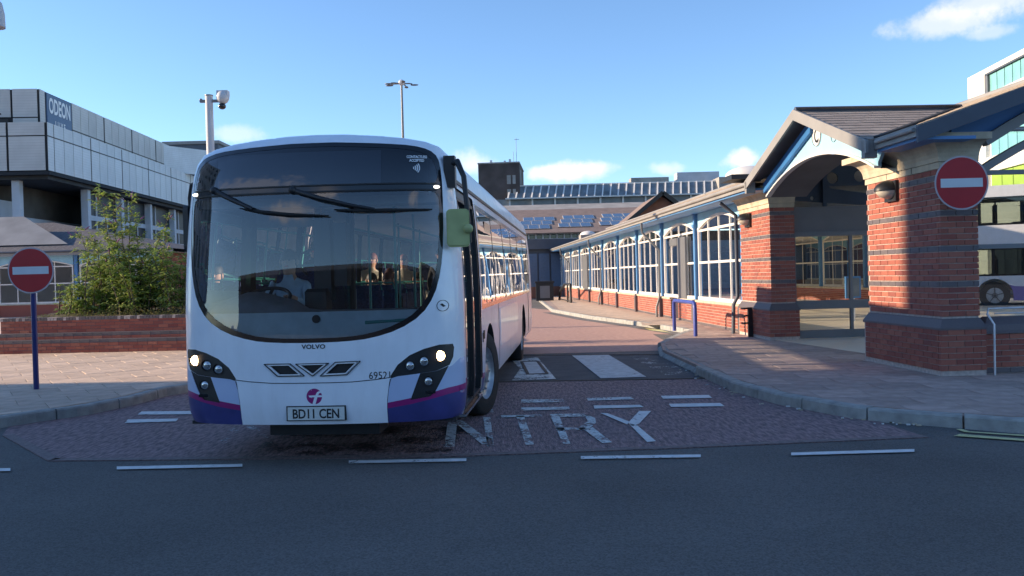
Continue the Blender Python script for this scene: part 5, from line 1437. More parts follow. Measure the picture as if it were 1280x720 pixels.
# mirrors
b = MB(); x0 = 1.19
b.path([(1.17, .46, 2.60), (1.27, .32, 2.62), (1.33, .27, 2.48), (1.355, .25, 2.2), (1.37, .25, 1.90)], [.03, .028, .024, .022, .02], 'black_plastic', 10)
b.box(1.14, 1.24, .36, .46, 2.40, 2.68, 'black_plastic'); ma = b.build('mirror_arm', bus)
M_ = Matrix.Translation((1.275, .22, 2.03)) @ Matrix.Rotation(R(6), 4, 'Z')
b = MB(); hs = rect(-.10, .10, -.165, .165, .035)
b.prismM(hs, .0, .06, 'olive', lambda a, c, d: M_ @ Vector((a, d, c))); b.prismM([(a * .92, c * .92) for a, c in hs], -.012, .0, 'olive', lambda a, c, d: M_ @ Vector((a, d, c))); b.prismM([(a * .9, c * .9) for a, c in hs], .061, .066, 'chrome', lambda a, c, d: M_ @ Vector((a, d, c))); b.build('mirror_head', ma)
b = MB(); b.sph((1.365, .20, 2.02), (.045, .045, .042), 'olive', 14, 8); b.build('mirror_knuckle', ma)
b = MB(); b.path([(-1.15, .50, 2.55), (-1.24, .52, 2.52), (-1.27, .54, 2.4), (-1.27, .56, 2.1)], .018, 'black_plastic', 8); ml_ = b.build('mirror_arm', bus)
M_ = Matrix.Translation((-1.27, .60, 2.12)) @ Matrix.Rotation(R(84), 4, 'Z'); b = MB(); b.prismM(hs, .0, .05, 'black_plastic', lambda a, c, d: M_ @ Vector((a * .9, d, c * 1.3))); b.build('mirror_head', ml_)
# side window vents, door button
b = MB(); b.box(1.225, 1.236, 2.75, 3.45, 2.06, 2.24, 'black_gloss'); b.build('window_vent', bus)
b = MB(); b.box(1.272, 1.285, 2.02, 2.10, .93, 1.02, 'black_plastic'); b.box(1.272, 1.282, 1.93, 1.97, .90, 1.0, 'black_plastic'); b.build('side_fitting', bus)

# ================================================================== people
def person(label, loc, yaw, pose, top, legs, hair, group=None, long_hair=False, size=1.):
    """joints are laid out facing -y; seated figures have the hips at the origin of the seat"""
    t = thing('person', label, 'person', loc, yaw, group)
    if pose in ('sit', 'drive'):
        J = {'hip': (0, 0, .10), 'sp': (0, .03, .30), 'ch': (0, .02, .50), 'nk': (0, 0, .62), 'hd0': (0, -.01, .70), 'hd1': (0, -.015, .78), 'hd2': (0, -.005, .86)}
        for s, q in ((1, 'R'), (-1, 'L')):
            J.update({'th' + q: (s * .10, -.05, .09), 'kn' + q: (s * .12, -.44, .11), 'an' + q: (s * .12, -.46, -.33), 'ft' + q: (s * .13, -.62, -.37), 'sh' + q: (s * .17, .01, .54)})
            if pose == 'drive': J.update({'el' + q: (s * .24, -.16, .34), 'wr' + q: (s * .17, -.40, .42), 'ha' + q: (s * .15, -.48, .44)})
            else: J.update({'el' + q: (s * .22, -.06, .27), 'wr' + q: (s * .12, -.28, .20), 'ha' + q: (s * .07, -.36, .18)})
    else:
        J = {'hip': (0, 0, .92), 'sp': (0, 0, 1.10), 'ch': (0, .01, 1.30), 'nk': (0, 0, 1.45), 'hd0': (0, -.01, 1.53), 'hd1': (0, -.015, 1.61), 'hd2': (0, -.005, 1.69)}
        for s, q in ((1, 'R'), (-1, 'L')):
            J.update({'th' + q: (s * .09, 0, .86), 'kn' + q: (s * .10, -.03 * s, .49), 'an' + q: (s * .10, .02 - .06 * s, .09), 'ft' + q: (s * .11, -.13 - .06 * s, .04), 'sh' + q: (s * .17, .01, 1.37)})
            J.update({'el' + q: (s * .23, .03, 1.10), 'wr' + q: (s * .20, -.10, .88), 'ha' + q: (s * .19, -.14, .80)})
    RAD = {'hip': .135, 'sp': .125, 'ch': .14, 'nk': .055, 'hd0': .07, 'hd1': .092, 'hd2': .075, 'th': .085, 'kn': .058, 'an': .042, 'ft': .04, 'sh': .06, 'el': .042, 'wr': .03, 'ha': .03}
    E = [('hip', 'sp'), ('sp', 'ch'), ('ch', 'nk'), ('nk', 'hd0'), ('hd0', 'hd1'), ('hd1', 'hd2')]
    for q in 'RL': E += [('hip', 'th' + q), ('th' + q, 'kn' + q), ('kn' + q, 'an' + q), ('an' + q, 'ft' + q), ('ch', 'sh' + q), ('sh' + q, 'el' + q), ('el' + q, 'wr' + q), ('wr' + q, 'ha' + q)]
    # fingers
    for s, q in ((1, 'R'), (-1, 'L')):
        h = Vector(J['ha' + q]); w = Vector(J['wr' + q]); d = (h - w).normalized()
        for i in range(4): J['f%d' % i + q] = tuple(h + d * (.085 - .008 * abs(i - 1)) + Vector((s * (.03 - .018 * i), 0, -.012 * (pose != 'stand')))); E.append(('ha' + q, 'f%d' % i + q))
        J['tm' + q] = tuple(w + d * .05 + Vector((-s * .05, 0, .0))); E.append(('ha' + q, 'tm' + q))
    names = list(J); me = bpy.data.meshes.new('body'); me.from_pydata([Vector(J[k]) * size for k in names], [(names.index(a), names.index(c)) for a, c in E], [])
    o = bpy.data.objects.new('body', me); COL.objects.link(o); md = o.modifiers.new('skin', 'SKIN'); sk = me.skin_vertices[0].data
    for i, k in enumerate(names):
        r_ = .009 if k[0] == 'f' and k[1].isdigit() or k[:2] == 'tm' else RAD.get(k) or RAD[k[:-1]]
        rx = r_ * size; sk[i].radius = (rx, rx * (.8 if k in ('sp', 'ch', 'hip') else 1)); sk[i].use_root = (k == 'hip')
    sb = o.modifiers.new('sub', 'SUBSURF'); sb.levels = 1; sb.render_levels = 1
    bpy.context.view_layer.update(); dg = bpy.context.evaluated_depsgraph_get()
    m2 = bpy.data.meshes.new_from_object(o.evaluated_get(dg)); bpy.data.objects.remove(o)
    m2.materials.clear()
    for m in ('skin', top, legs, 'black_plastic'): m2.materials.append(MATS[m])
    nk = J['nk'][2] * size; hip = J['hip'][2] * size
    wr = [Vector(J['wr' + q]) * size for q in 'RL']; ha = [Vector(J['ha' + q]) * size for q in 'RL']
    for p in m2.polygons:
        c = p.center; p.use_smooth = True
        if c.z > nk + .01: k = 0
        elif any((c - h).length < .11 for h in ha) : k = 0
        elif pose != 'stand' and (c.y < -.14 and c.z < .19 and abs(c.x) < .25 or c.z < 0): k = 3 if c.z < -.28 else 2
        elif pose == 'stand' and c.z < hip + .02 and not any((c - w).length < .16 for w in wr): k = 3 if c.z < .08 else 2
        else: k = 1
        p.material_index = k
    bo = bpy.data.objects.new('body', m2); COL.objects.link(bo); bo.parent = t
    hd = Vector(J['hd1']) * size
    b = MB(); b.sph(hd + Vector((0, .012, .03)), (.088, .105, .105), hair, 16, 10, 0, .52)
    b.sph(hd + Vector((0, .035, .0)), (.090, .085, .11 if not long_hair else .19), hair, 16, 10, 0, .95); b.build('hair', t)
    b = MB(); b.add([hd + Vector(p) for p in ((-.012, -.088, -.012), (.012, -.088, -.012), (0, -.115, -.016), (0, -.085, .02))], [(0, 1, 2), (0, 2, 3), (2, 1, 3)], 'skin')
    for s in (1, -1): b.sph(hd + Vector((s * .088, .0, .0)), (.012, .022, .032), 'skin', 8, 6)
    b.build('nose_and_ears', t)
    for s in (1, -1): b = MB(); b.sph(hd + Vector((s * .03, -.080, .018)), (.013, .008, .008), 'print_black', 8, 6); b.build('eye', t)
    b = MB(); b.sph(hd + Vector((0, -.078, -.042)), (.024, .008, .006), 'cloth_red', 8, 6); b.build('mouth', t)
    return t
def inbus(x, y, z): return BM4 @ Vector((x, y, z))
PG = 'passengers riding in the bus'
person('passenger in a cream cardigan sitting behind the black coat', inbus(-.50, 7.86, .80), BYAW - R(10), 'sit', 'cloth_cream', 'cloth_black', 'hair', PG)
person('bus driver in a pale blue shirt behind the steering wheel', inbus(-.62, 1.36, 1.02), BYAW, 'drive', 'cloth_shirt', 'cloth_navy', 'hair')
person('passenger in a green jacket with short dark hair inside the bus', inbus(-.95, 6.26, .80), BYAW + R(20), 'sit', 'cloth_green', 'cloth_navy', 'hair', PG)
person('passenger in a black coat with long reddish hair inside the bus', inbus(-.50, 5.46, .80), BYAW - R(20), 'sit', 'cloth_black', 'cloth_black', 'hair_red', PG, long_hair=True)
person('passenger in a black top seated by the window on the driver side', inbus(-.95, 3.90, .78), BYAW + R(30), 'sit', 'cloth_black', 'cloth_navy', 'hair', PG)
person('passenger with pale top seated in the back rows of the bus', inbus(-.95, 8.86, 1.15), BYAW, 'sit', 'cloth_cream', 'cloth_navy', 'hair_red', PG)
person('passenger in navy on the near side seats of the bus', inbus(.95, 6.26, .80), BYAW, 'sit', 'cloth_navy', 'cloth_black', 'hair', PG)
person('passenger in dark clothes standing in the aisle of the bus', inbus(-.1, 8.0, .40), BYAW + R(10), 'stand', 'cloth_black', 'cloth_navy', 'hair', PG)
person('person in black and white waiting behind the station window', local(1.3, 9.8, PZ), STR + R(70), 'stand', 'cloth_black', 'cloth_cream', 'hair')
person('person in dark jacket standing in the open station doorway', local(.6, ys0 + BAY + 2.4, PZ), STR - R(60), 'stand', 'cloth_black', 'cloth_red', 'hair')

# ================================================================== cinema building on the left
OX = -31.9; OY = 60.
cin = thing('cinema_building', 'large grey panel clad cinema with an overhanging upper floor and blue sign', 'building', (OX, OY, 0), STR)
Z0, Z1, ZM = 9.74, 13.1, 12.16
FL, SL = 62., 40.
b = MB(); b.box(-FL, -.03, .03, SL, Z0 + .02, Z1 - .02, 'seam'); b.box(-FL, -.2, .3, SL, Z0 - .55, Z0 + .0, 'under_dark'); b.build('core', cin)
b = MB(); b.box(-FL, .12, -.12, SL, Z0 - .28, Z0 - .04, 'seam'); b.build('soffit_edge', cin)
def panel(x0, x1, y0, y1, z0, z1, m, name='wall_panel'):
    q = MB(); q.box(0, x1 - x0, 0, y1 - y0, 0, z1 - z0, m); k = ('pn', round(x1 - x0, 2), round(y1 - y0, 2), round(z1 - z0, 2), m)
    if k not in BRK: BRK[k] = q.mesh(name)
    return inst(name, BRK[k], cin, (x0, y0, z0))
# side facing the station: 1.5 m panels in groups of four, wide black joints between groups
s = .95; 
def side(x, s0, s1, z0, zm, z1, m):
    s = s0
    while s < s1:
        for k in range(4):
            a = s + .07 + k * 1.47; c = a + 1.40
            panel(x - .06, x, a, c, z0 + .03, zm - .04, m); panel(x - .06, x, a, c, zm + .04, z1, m)
        s += 6.
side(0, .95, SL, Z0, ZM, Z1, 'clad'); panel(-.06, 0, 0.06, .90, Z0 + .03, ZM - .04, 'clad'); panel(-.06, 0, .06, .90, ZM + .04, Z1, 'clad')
# front facing the camera: from the corner leftwards
x = -.06
for w in (2.55, .0, 2.9, 6.0, 6, 6, 6, 6, 6, 6, 6):
    if w == 0: continue
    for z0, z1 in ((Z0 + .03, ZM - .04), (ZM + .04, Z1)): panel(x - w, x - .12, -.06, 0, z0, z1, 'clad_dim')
    x -= w + .05
# chamfer piece at the corner of the upper tier + upper storey
UX, UY = -1.4, 2.0; U0, U1 = Z1 - .1, 15.85
b = MB(); b.box(-FL, UX - .03, UY + .03, SL, U0, U1 - .02, 'seam'); b.box(-FL, UX - .4, UY + .4, SL, U1 - .02, U1, 'roof_grey'); b.build('upper_core', cin)
s = UY + .05; panel(UX - .06, UX, s, s + .75, U0, U1, 'clad_dim'); s += 5.0
while s < 27:
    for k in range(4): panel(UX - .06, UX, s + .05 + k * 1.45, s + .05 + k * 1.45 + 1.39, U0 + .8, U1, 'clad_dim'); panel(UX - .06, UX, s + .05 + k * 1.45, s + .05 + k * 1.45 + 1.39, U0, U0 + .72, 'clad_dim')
    s += 6.
x = UX - .06
for i, w in enumerate((1.8, 5.6, 2.6, 2.6, 6, 6, 6, 6, 6)):
    panel(x - w, x - .10, UY - .06, UY, U1 - 2.0, U1, 'clad_dim')
    if i != 1: panel(x - w, x - .10, UY - .06, UY, U0, U1 - 2.08, 'clad_dim')
    x -= w + .06
b = MB(); b.box(-7.4, -3.6, UY - .02, UY + .02, U0 + .1, U1 - 2.1, 'black_plastic'); b.box(-6.8, -4.4, UY - .3, UY - .1, U0 + .35, U0 + .42, 'print_white'); b.build('roof_terrace_opening', cin)
b = MB(); b.path([(-14, 1.0, 13.6), (-8, 1.0, 13.6), (-7.4, 1.0, 13.9), (-3.6, 1.0, 13.9)], .06, 'black_plastic'); b.build('railing', cin)
# far facet of the building, turned away
b = MB(); q0 = Vector((UX, 27.2, 0)); q1 = Vector((3.2, 33, 0))
d = (q1 - q0); b.add([(q0.x, q0.y, U0), (q1.x, q1.y, U0), (q1.x, q1.y, U1 - .2), (q0.x, q0.y, U1 - .2), (q0.x - 8, q0.y + 6, U1 - .2), (q1.x - 8, q1.y + 6, U1 - .2)], [(0, 1, 2, 3), (3, 2, 5, 4)], 'clad')
b.build('turned_wall', cin)
# sign
sy0, sy1 = UY + .9, UY + 4.75
b = MB(); b.box(UX, UX + .10, sy0, sy1, U1 - 2.75, U1 - .12, 'sign_blue'); sgn = b.build('sign', cin)
text_mesh('ODEON', 1.55, 'print_white', lambda a, c: Vector((UX + .12, (sy0 + sy1) / 2 + a, U1 - 1.45 + c)), sx=.60, bold=.045).build('lettering', sgn)
text_mesh('LUXE', .72, 'print_white', lambda a, c: Vector((UX + .12, (sy0 + sy1) / 2 + a, U1 - 2.45 + c)), sx=.7, spacing=1.5, bold=.02).build('lettering', sgn)
# below the overhang
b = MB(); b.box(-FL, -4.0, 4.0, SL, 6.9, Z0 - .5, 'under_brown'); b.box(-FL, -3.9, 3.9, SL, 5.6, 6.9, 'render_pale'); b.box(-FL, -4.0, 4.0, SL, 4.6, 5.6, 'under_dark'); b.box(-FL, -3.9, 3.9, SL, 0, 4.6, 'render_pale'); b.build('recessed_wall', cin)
b = MB(); b.box(-9, -4.4, 1, 3.9, 5.4, 8.0, 'render_pale'); b.box(-3.9, -.8, .9, SL, 5.5, 5.8, 'column_white'); b.build('stair_block', cin)
cm = MB(); cm.rings(-.26, .26, -.26, .26, [(.32, 0), (.32, 5.6), (0, 5.65), (0, Z0 - .5)], 'column_white'); cm = cm.mesh('column')
for (x, y) in ((-2.6, .9), (-14, .9), (-26, .9), (-.8, 7.6), (-.8, 14.2), (-.8, 20.8), (-.8, 27.4), (-.8, 34)): inst('column', cm, cin, (x, y, 0))
for i, y in enumerate((8.1, 14.7, 21.3, 27.9)):
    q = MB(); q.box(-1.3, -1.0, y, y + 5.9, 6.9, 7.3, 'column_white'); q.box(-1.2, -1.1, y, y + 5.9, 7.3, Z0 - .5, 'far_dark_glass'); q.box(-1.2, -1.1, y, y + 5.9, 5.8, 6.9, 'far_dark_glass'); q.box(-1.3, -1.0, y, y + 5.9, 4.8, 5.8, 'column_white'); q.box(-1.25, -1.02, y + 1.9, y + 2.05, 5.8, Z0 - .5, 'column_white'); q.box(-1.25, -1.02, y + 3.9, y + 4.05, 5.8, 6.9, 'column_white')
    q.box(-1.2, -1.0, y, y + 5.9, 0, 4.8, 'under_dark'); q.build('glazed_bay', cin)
# ================================================================== left station hall (same kind of bays, facing the camera)
hall = thing('station_hall', 'second station hall with pale blue bays under a low tiled roof, left of the planter', 'bus station', (-18.5, 45.2, 0), R(90 + 1.0))
NB = 7
for i in range(NB): bay(hall, i * BAY, 0.)
inst('pilaster', BM['pil'], hall, (0, NB * BAY, 0))
LH = NB * BAY
b = MB(); b.box(-.10, .2, 0, LH, 0, ZS - .06, 'brick'); b.box(-.13, .22, 0, LH, ZS - .06, ZS, 'stone'); b.build('dwarf_wall', hall)
b = MB(); b.box(-.16, 0, 0, LH, ZTOP, ZTOP + .1, 'pilaster_blue'); b.box(-.5, -.45, -1, LH, 3.28, 3.5, 'fascia'); b.path([(-.52, -1, 3.48), (-.52, LH, 3.48)], .06, 'fascia_dark'); b.build('fascia', hall)
b = MB(); b.add([(-.48, -1, 3.5), (-.48, LH, 3.5), (4.6, LH, 5.35), (4.6, 7.6, 5.35), (9.5, LH, 3.5), (9.5, -1, 3.5)], [(0, 3, 2, 1), (3, 5, 4, 2), (0, 5, 3)], 'tile_grey'); b.build('roof', hall)
b = MB(); b.add([(.4, 4.8, 3.9), (2.9, 8.4, 5.6), (2.9, LH, 5.6), (.4, LH, 3.9)], [(0, 1, 2, 3)], 'roof_grey'); b.box(2.9, 3.0, 8.4, LH, 3.6, 5.6, 'roof_grey'); b.build('pale_roof_canopy', hall)
b = MB(); b.box(8.8, 9.0, -.5, LH, 0, 3.5, 'render_pale'); b.box(.3, 9, 0, LH, 3.40, 3.44, 'interior_light'); b.box(.1, 9, 0, .15, 0, 3.4, 'brick'); b.build('inner_wall', hall)

# ================================================================== hall beyond the bus, with solar panels
fh = thing('market_hall', 'broad low hall with pinkish tiled roof and solar panels behind the bus rear', 'building', (0, 75, 0), 0)
b = MB(); b.box(-16, 40, .4, 30, 0, 4.3, 'interior_grey'); b.box(-16, 40, 1.0, 30, 4.3, 5.2, 'dark_window'); b.build('wall', fh)
fm = MB(); fm.box(-.06, .06, -.0, .5, 0, .95, 'frame_white'); fm = fm.mesh('window_post')
for i in range(28): inst('window_post', fm, fh, (-4 + i * .62, .5, 4.3))
b = MB(); b.box(-6, 20, .45, .55, 4.72, 4.78, 'frame_white'); b.box(-6, 20, .3, .6, 5.15, 5.30, 'frame_white'); b.build('window_rail', fh)
b = MB(); b.add([(-18, -.2, 5.25), (42, -.2, 5.25), (42, 9.5, 8.0), (-18, 9.5, 8.0), (42, 12.2, 8.75), (-18, 12.2, 8.75)], [(0, 1, 2, 3)], 'tile_far'); b.add([(-18, 9.5, 8.0), (42, 9.5, 8.0), (42, 12.2, 8.7), (-18, 12.2, 8.7)], [(0, 1, 2, 3)], 'concrete'); b.build('roof', fh)
rsl = 2.75 / 9.7
pm = MB(); pm.rings(0, .92, 0, 1.5, [(0, 0), (0, .05), (-.05, .055)], 'solar_frame'); pm.add([(.05, .05, .06), (.87, .05, .06), (.87, 1.45, .06), (.05, 1.45, .06)], [(0, 1, 2, 3)], 'solar'); pm = pm.mesh('solar_panel')
for ax, nx_, y_ in ((.6, 3, 1.2), (4.3, 3, 1.6), (8.0, 3, 1.9)):
    q = MB(); q.box(ax - .1, ax + nx_ * .97, y_ - .1, y_ - .05, 5.3 + y_ * rsl, 5.35 + y_ * rsl, 'seam'); a_ = q.build('solar_array', fh)
    for i in range(nx_):
        for j in range(3):
            o = inst('solar_panel', pm, a_, (ax + i * .98 + j * .30, y_ + j * 1.60, 5.32 + (y_ + j * 1.60) * rsl)); o.rotation_euler = (math.atan(rsl), 0, 0)
b = MB(); b.box(-20, 30, 26, 45, 0, 10.2, 'concrete'); b.build('rear_block', fh)
b = MB(); b.box(-6, 34, 24.5, 26, 9.2, 10.4, 'pane_grey'); b.build('glazed_strip', fh)
pmx = MB(); pmx.box(-.10, .10, 0, .2, 0, 1.2, 'frame_white'); pmx = pmx.mesh('glazing_bar')
b = MB(); b.add([(-.4, 24.0, 10.4), (24.0, 24.0, 10.4), (24.0, 25.6, 12.0), (.4, 25.6, 12.0)], [(0, 1, 2, 3)], 'pane_grey'); b.build('sloped_glazing', fh)
gb = MB(); gb.beam((0, 0, 0), (.35, 1.6, 1.6), .16, .10, 'frame_white'); gb = gb.mesh('glazing_bar')
for i in range(28): inst('glazing_bar', gb, fh, (-.2 + i * .9, 23.95, 10.45))
for i in range(14): inst('glazing_bar', pmx, fh, (0 + i * 2.6, 24.2, 9.2))
b = MB(); b.box(-.5, 34, 23.8, 24.1, 10.35, 10.5, 'frame_white'); b.box(-.2, 34, 25.5, 25.8, 11.95, 12.1, 'frame_white'); b.box(24, 40, 24, 40, 10.5, 12.3, 'concrete'); b.box(14.5, 19, 28, 30, 10, 12.9, 'concrete'); b.box(20, 25, 28, 30, 10, 13.4, 'render_pale'); b.build('parapet', fh)
gbz = thing('gable_roof', 'brown brick gable with dark verge showing above the station roof', 'roof', (10.9, 62, 0), 0)
b = MB(); b.add([(-3.2, 0, 4.6), (3.2, 0, 4.6), (0, 0, 7.05), (-3.2, 9, 4.6), (3.2, 9, 4.6), (0, 9, 7.05)], [(0, 1, 2), (3, 5, 4), (0, 3, 4, 1)], 'office_brick'); b.build('gable_wall', gbz)
b = MB(); b.add([(-3.5, -.5, 4.5), (0, -.5, 7.3), (0, 9, 7.3), (-3.5, 9, 4.5), (3.5, -.5, 4.5), (3.5, 9, 4.5)], [(0, 1, 2, 3), (1, 4, 5, 2)], 'tile_far'); b.build('slope', gbz)
b = MB(); b.beam((-3.5, -.55, 4.45), (0, -.55, 7.25), .12, .28, 'black_plastic'); b.beam((3.5, -.55, 4.45), (0, -.55, 7.25), .12, .28, 'black_plastic'); b.build('verge', gbz)
b = MB(); b.box(-3.2, 3.2, .1, 9, 0, 4.6, 'office_brick'); b.build('wall', gbz)
dome = MB(); dome.sph((0, 0, 0), (.62, .5, .26), 'frame_white', 18, 8, 0, .5); dome.box(-.62, .62, -.5, .5, -.12, .0, 'black_plastic')
o = dome.build('rooflight'); o.location = local(.95, 10.5, roofz(.95) + .15); o.rotation_euler = (0, 0, STR); tag(o, 'white domed rooflight on the station roof beside the gable', 'rooflight')
dome = MB(); dome.sph((0, 0, 0), (.5, .5, .26), 'frame_white', 18, 8, 0, .5); dome.box(-.5, .5, -.5, .5, -.3, .0, 'concrete')
o = dome.build('rooflight'); o.location = local(1.2, 42, roofz(1.2) + .1); o.rotation_euler = (0, 0, STR); tag(o, 'small white rooflight far along the station roof', 'rooflight')

tw = thing('tower', 'dark brown brick tower block rising behind the bus roof', 'tower', (-3.55, 100, 0), R(-4))
b = MB(); b.box(0, 4.75, 0, 9, 0, 14.6, 'dark_brick_far'); b.build('wall', tw)
b = MB()
for z in (13.2, 11.6): b.box(3.3, 3.75, -.06, .02, z - 1.0, z, 'concrete'); b.box(3.95, 4.3, -.06, .02, z - 1.0, z, 'concrete')
b.box(3.35, 3.75, -.04, .02, 7.5, 10.6, 'seam'); b.box(4.73, 4.81, 1.6, 2.6, 12.2, 14, 'concrete'); b.build('window', tw)
b = MB(); b.box(-.06, 4.81, -.06, 9, 14.6, 14.75, 'concrete'); b.build('parapet', tw)
for x, h in ((1.3, .45), (2.9, .35), (3.5, .5)): b = MB(); b.box(x, x + .25, 1, 1.3, 14.7, 14.7 + h, 'column_white'); b.build('vent', tw)
b = MB()
for x, h in ((4.0, 1.6), (4.35, 3.2)): b.tube((x, 2, 14.6), (x, 2, 14.6 + h), .025, 'metal_grey', n=5)
b.tube((4.15, 2, 17.6), (4.7, 2, 17.6), .025, 'metal_grey', n=5); b.build('aerial', tw)
bb_ = thing('plant_room', 'beige louvred plant room on the roof right of the dark tower', 'building', (2.75, 108, 0), 0)
b = MB(); b.box(0, 3.3, 0, 4, 8, 12.6, 'beige'); b.box(0, 3.3, .1, 4, 0, 8, 'concrete'); b.build('wall', bb_)
b = MB(); b.box(-.1, 3.4, -.1, 4.1, 12.6, 12.75, 'concrete'); b.build('coping', bb_)
gbk = thing('office_block', 'flat dark grey block behind the cinema and the camera pole', 'building', (-44.5, 112, 0), 0)
b = MB(); b.box(0, 7, 0, 10, 0, 19.7, 'fascia_dark'); b.build('wall', gbk); b = MB(); b.box(-.2, 7.2, -.2, 10, 19.7, 20.1, 'roof_grey'); b.build('roof', gbk)
b = MB(); b.box(3.2, 5.2, -.06, .02, 18.4, 18.8, 'black_plastic'); b.build('vent', gbk)
# low dark mass between tower and station end
db = thing('station_annex', 'blue panelled end of the station, shaded, at the far bend of the road', 'building', (2.0, 60.0, 0), R(16))
b = MB(); b.box(-2.0, 3.6, .1, 6, 0, 3.4, 'fascia_dark'); b.box(-2.2, 4.0, -.3, 6.2, 3.4, 4.1, 'fascia_dark'); b.build('wall', db)
for i in range(7): b = MB(); x = -1.9 + i * .9; b.box(x, x + .78, .0, .1, .8, 3.1, 'sign_blue'); b.build('wall_panel', db)
b = MB(); b.box(-2.0, 3.6, -.05, .1, 0, .8, 'office_brick'); b.build('brick_base', db)

# ================================================================== street lights, camera pole
sl = thing('street_lamp', 'tall slender street lamp with four spreading heads above the bus', 'street lamp', (-4.85, 40, 0), 0)
b = MB(); b.tube((0, 0, 0), (0, 0, 10.6), .085, 'metal_grey', .05, 10); b.build('post', sl)
b = MB(); b.sph((0, 0, 10.65), (.15, .15, .14), 'column_white'); b.build('hub', sl)
for a in (15, 75, 165, 200, 285): 
    c, s = math.cos(R(a)), math.sin(R(a)); b = MB(); b.path([(0, 0, 10.6), (c * .35, s * .35, 10.62), (c * .5, s * .5, 10.6)], .03, 'metal_grey', 6); b.sph((c * .60, s * .60, 10.56), (.20, .20, .035), 'metal_grey', 12, 6, M=Matrix.Diagonal((abs(c) * .7 + .3, abs(s) * .7 + .3, 1))); b.build('lamp_head', sl)
cp_ = P(262, 150, 27)
cc = thing('camera_pole', 'thick pale pole with a security camera on top, left of the bus', 'camera pole', (cp_.x, 27, PZ), 0)
H_ = P(261, 120, 27).z - PZ
b = MB(); b.tube((0, 0, 0), (0, 0, H_), .135, 'column_white', .115, 16); b.tube((0, 0, H_), (0, 0, H_ + .03), .13, 'metal_grey', n=16); b.build('post', cc)
b = MB(); b.box(-.28, .42, -.05, .05, H_ - .20, H_ - .12, 'metal_grey'); b.sph((-.25, 0, H_ - .12), .05, 'metal_grey'); b.build('bracket', cc)
b = MB(); b.sph((.44, -.02, H_ - .05), (.20, .2, .22), 'column_white', 14, 8); b.box(.28, .62, -.14, .1, H_ - .02, H_ + .14, 'column_white', Matrix.Translation((0, 0, 0))); cam_h = b.build('camera_housing', cc)
b = MB(); b.sph((.42, -.05, H_ - .34), (.12, .12, .10), 'black_gloss', 14, 8); b.tube((.42, -.02, H_ - .30), (.42, -.02, H_ - .15), .05, 'metal_grey'); b.build('camera_dome', cc)
hl = P(2, 30, 12)
ll = thing('floodlight', 'grey lantern hanging into the top left corner', 'street lamp', (hl.x - 2.1, 12, PZ), 0)
b = MB(); b.tube((0, 0, 0), (0, 0, hl.z + .45), .07, 'metal_grey', .05, 12); b.path([(0, 0, hl.z + .4), (1.0, 0, hl.z + .6), (1.9, 0, hl.z + .5), (1.95, 0, hl.z + .2)], .03, 'metal_grey'); b.build('post', ll)
b = MB(); b.path([(1.98, 0, hl.z + .23), (1.98, 0, hl.z + .17), (1.98, 0, hl.z + .02), (1.98, 0, hl.z - .17)], [.05, .12, .15, .155], 'column_white', 14); b.build('lamp_head', ll)

# ================================================================== white building on the right
wbd = thing('white_building', 'white rendered building with teal and lime glass at the top right', 'building', (31.9, 60, 0), R(-5.7))
TT = 14.45
b = MB(); b.box(.30, 14, -46, -.02, 0, TT - .02, 'white_render'); b.box(0, .30, -46, 0, 14.12, TT, 'white_render'); b.box(0, .3, -2.6, 0, 0, 14.12, 'white_render'); b.box(0, .3, -46, -2.6, 10.2, 12.75, 'white_render'); b.box(0, .3, -46, -2.6, 7.6, 8.6, 'white_render'); b.box(0, .3, -46, -2.6, 3.6, 5.7, 'white_render'); b.box(-1.6, .3, -46, -10, 4.9, 5.3, 'white_render'); b.build('wall', wbd)
b = MB(); b.box(.06, .28, -2.9, -2.6, 12.75, 14.12, 'metal_grey'); b.box(.02, .3, -46, -2.6, 14.02, 14.118, 'fascia_dark'); b.build('window_reveal', wbd)
def winrow(z0, z1, w, m, name):
    y = -2.9
    q = MB(); q.box(.18, .22, 0, w - .09, 0, z1 - z0, m); q = q.mesh(name)
    while y - w > -46: inst(name, q, wbd, (0, y - w, z0)); y -= w
winrow(12.78, 14.0, 1.05, 'green_glass', 'window'); winrow(8.62, 10.18, 1.2, 'green_glass', 'window'); winrow(5.72, 7.58, 1.5, 'lime', 'lime_panel'); winrow(.6, 3.58, 1.7, 'dark_window', 'window')
b = MB()
for z in (6.6, 9.0, 9.5): b.path([(-.1, -46, z + .5), (-.1, -8, z + .5)], .03, 'frame_white', 5)
b.build('railing', wbd)
# ================================================================== double deck bus seen through the gable glass
dd = thing('double_deck_bus', 'white double deck bus with violet skirt seen through the station end glass', 'bus', (14.5, 31.06, 0), R(-25))
def dface(a, c, o): return Vector((a, o, c))
do = rect(0, 10.6, .3, 4.28, .16)
dw_ = [('u%d' % i, rect(.5 + i * 1.62, 2.02 + i * 1.62, 2.98, 3.84, .06), .03) for i in range(6)] + [('l%d' % i, rect(.9 + i * 1.62, 2.42 + i * 1.62, 1.22, 2.08, .06), .03) for i in range(5)]
wx = 2.5
dar = [(wx + .56, .2)] + [(wx + .56 * math.cos(R(t)), .50 + .56 * math.sin(R(t))) for t in range(0, 181, 15)] + [(wx - .56, .2)]
dar2 = [(a + 5.4, c) for a, c in dar]
vi = [(1.9, .2), (10.7, .2), (10.7, .95), (6, .82), (4.2, .74), (3.1, .80), (2.6, .95), (2.2, .8)]
res = cut(do, dw_ + [('a', dar, 0), ('a2', dar2, 0), ('v', vi, 0), ('b', [(.4, 2.92), (10.3, 2.92), (10.3, 3.90), (.4, 3.90)], .01), ('b2', [(.8, 1.16), (9.0, 1.16), (9.0, 2.14), (.8, 2.14)], .01)], dface, 'p', skirt=.05)
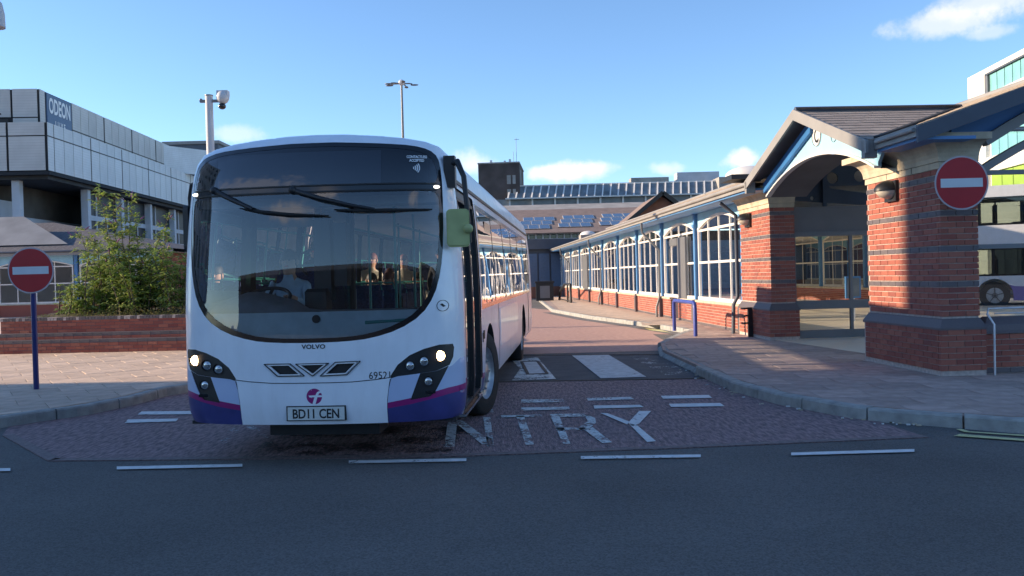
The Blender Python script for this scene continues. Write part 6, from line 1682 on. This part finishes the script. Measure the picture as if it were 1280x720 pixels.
from_cut(res, 'p', 'double_white', False).build('side_panel', dd); from_cut(res, 'v', 'double_purple', False).build('skirt', dd); from_cut(res, 'b', 'black_gloss', False).build('window_band', dd); from_cut(res, 'b2', 'black_gloss', False).build('window_band', dd)
for i in range(6): from_cut(res, 'u%d' % i, 'glass_dark', False).build('window', dd)
for i in range(5): from_cut(res, 'l%d' % i, 'glass_dark', False).build('window', dd)
b = MB(); b.box(0.1, 10.5, .1, 2.5, 4.2, 4.3, 'double_white'); b.box(.05, .12, .05, 2.5, .3, 4.25, 'double_white'); b.box(10.48, 10.55, .05, 2.5, .3, 4.25, 'double_white'); b.box(.1, 10.5, .1, 2.5, 2.4, 2.5, 'interior_light'); b.box(.1, 10.5, .1, 2.5, .5, .6, 'interior_grey')
b.box(.1, 10.5, 2.44, 2.5, .3, 1.2, 'double_white'); b.box(.1, 10.5, 2.44, 2.5, 2.1, 2.98, 'double_white'); b.box(.1, 10.5, 2.44, 2.5, 3.85, 4.25, 'double_white')
for i in range(7): b.box(.3 + i * 1.62, .5 + i * 1.62, 2.44, 2.5, 1.2, 3.9, 'double_white')
b.build('shell', dd)
for x in (wx, wx + 5.4):
    q = MB(); q.tube((x, .03, .48), (x, .30, .48), .48, 'rubber', n=28); w_ = q.build('wheel', dd); q = MB(); q.tube((x, .02, .48), (x, .06, .48), .27, 'wheel_metal', n=20); q.tube((x, .0, .48), (x, .03, .48), .10, 'metal_grey', n=12); q.build('rim', w_)
    for k in range(5): q = MB(); a = R(72 * k); q.beam((x, .01, .48), (x + .27 * math.sin(a), .01, .48 + .27 * math.cos(a)), .02, .07, 'black_plastic', up=(0, 1, 0)); q.build('spoke', w_)
for i in range(9):
    for z in (.6, 2.5):
        M_ = Matrix.Translation((1.2 + i * .95, .55, z + .42)); q = MB(); q.box(0, .42, -.40, .40, 0, .10, 'seat_fabric', M_); q.box(.38, .48, -.40, .40, 0, .72, 'seat_fabric', M_); q.build('seat', dd)
        q = MB(); q.path([(1.62 + i * .95, .2, z + 1.08), (1.64 + i * .95, .2, z + 1.24), (1.64 + i * .95, .55, z + 1.26), (1.62 + i * .95, .55, z + 1.08)], .018, 'rail_white', 5); q.build('handrail', dd)

# ================================================================== buildings outside the frame (they shade the street and show in the glass)
def block(name, label, x0, x1, y0, y1, h, m, fl=3.2, face='x'):
    t = thing(name, label, 'building', (x0, y0, 0), 0); W_, D_ = x1 - x0, y1 - y0
    b = MB(); b.box(0, W_, 0, D_, 0, h, m); b.build('wall', t)
    b = MB(); b.box(-.2, W_ + .2, -.2, D_ + .0, h, h + .5, 'concrete'); b.build('parapet', t)
    q = MB()
    if face == 'x': q.box(0, .06, 0, 1.6, 0, 1.7, 'dark_window')
    else: q.box(0, 1.6, 0, .06, 0, 1.7, 'far_dark_glass')
    q = q.mesh('window'); z = 1.2
    while z + 2 < h:
        k = 1.
        while k + 2 < (D_ if face == 'x' else W_):
            inst('window', q, t, (W_, k, z) if face == 'x' else (k, D_, z)); k += 3.4
        z += fl
    return t
block('office_building', 'tall pale office building out of view on the left, shading the street', -62, -30, -5, 14.9, 24, 'render_pale', 3.4)
block('shop_row', 'low concrete building across the street behind the viewer', -45, 18, -52, -40, 7.8, 'far_dark', 3.2, 'y')
block('shop_row', 'brick building across the street behind the viewer on the right', 20, 60, -55, -38, 8.6, 'far_dark', 3.3, 'y')
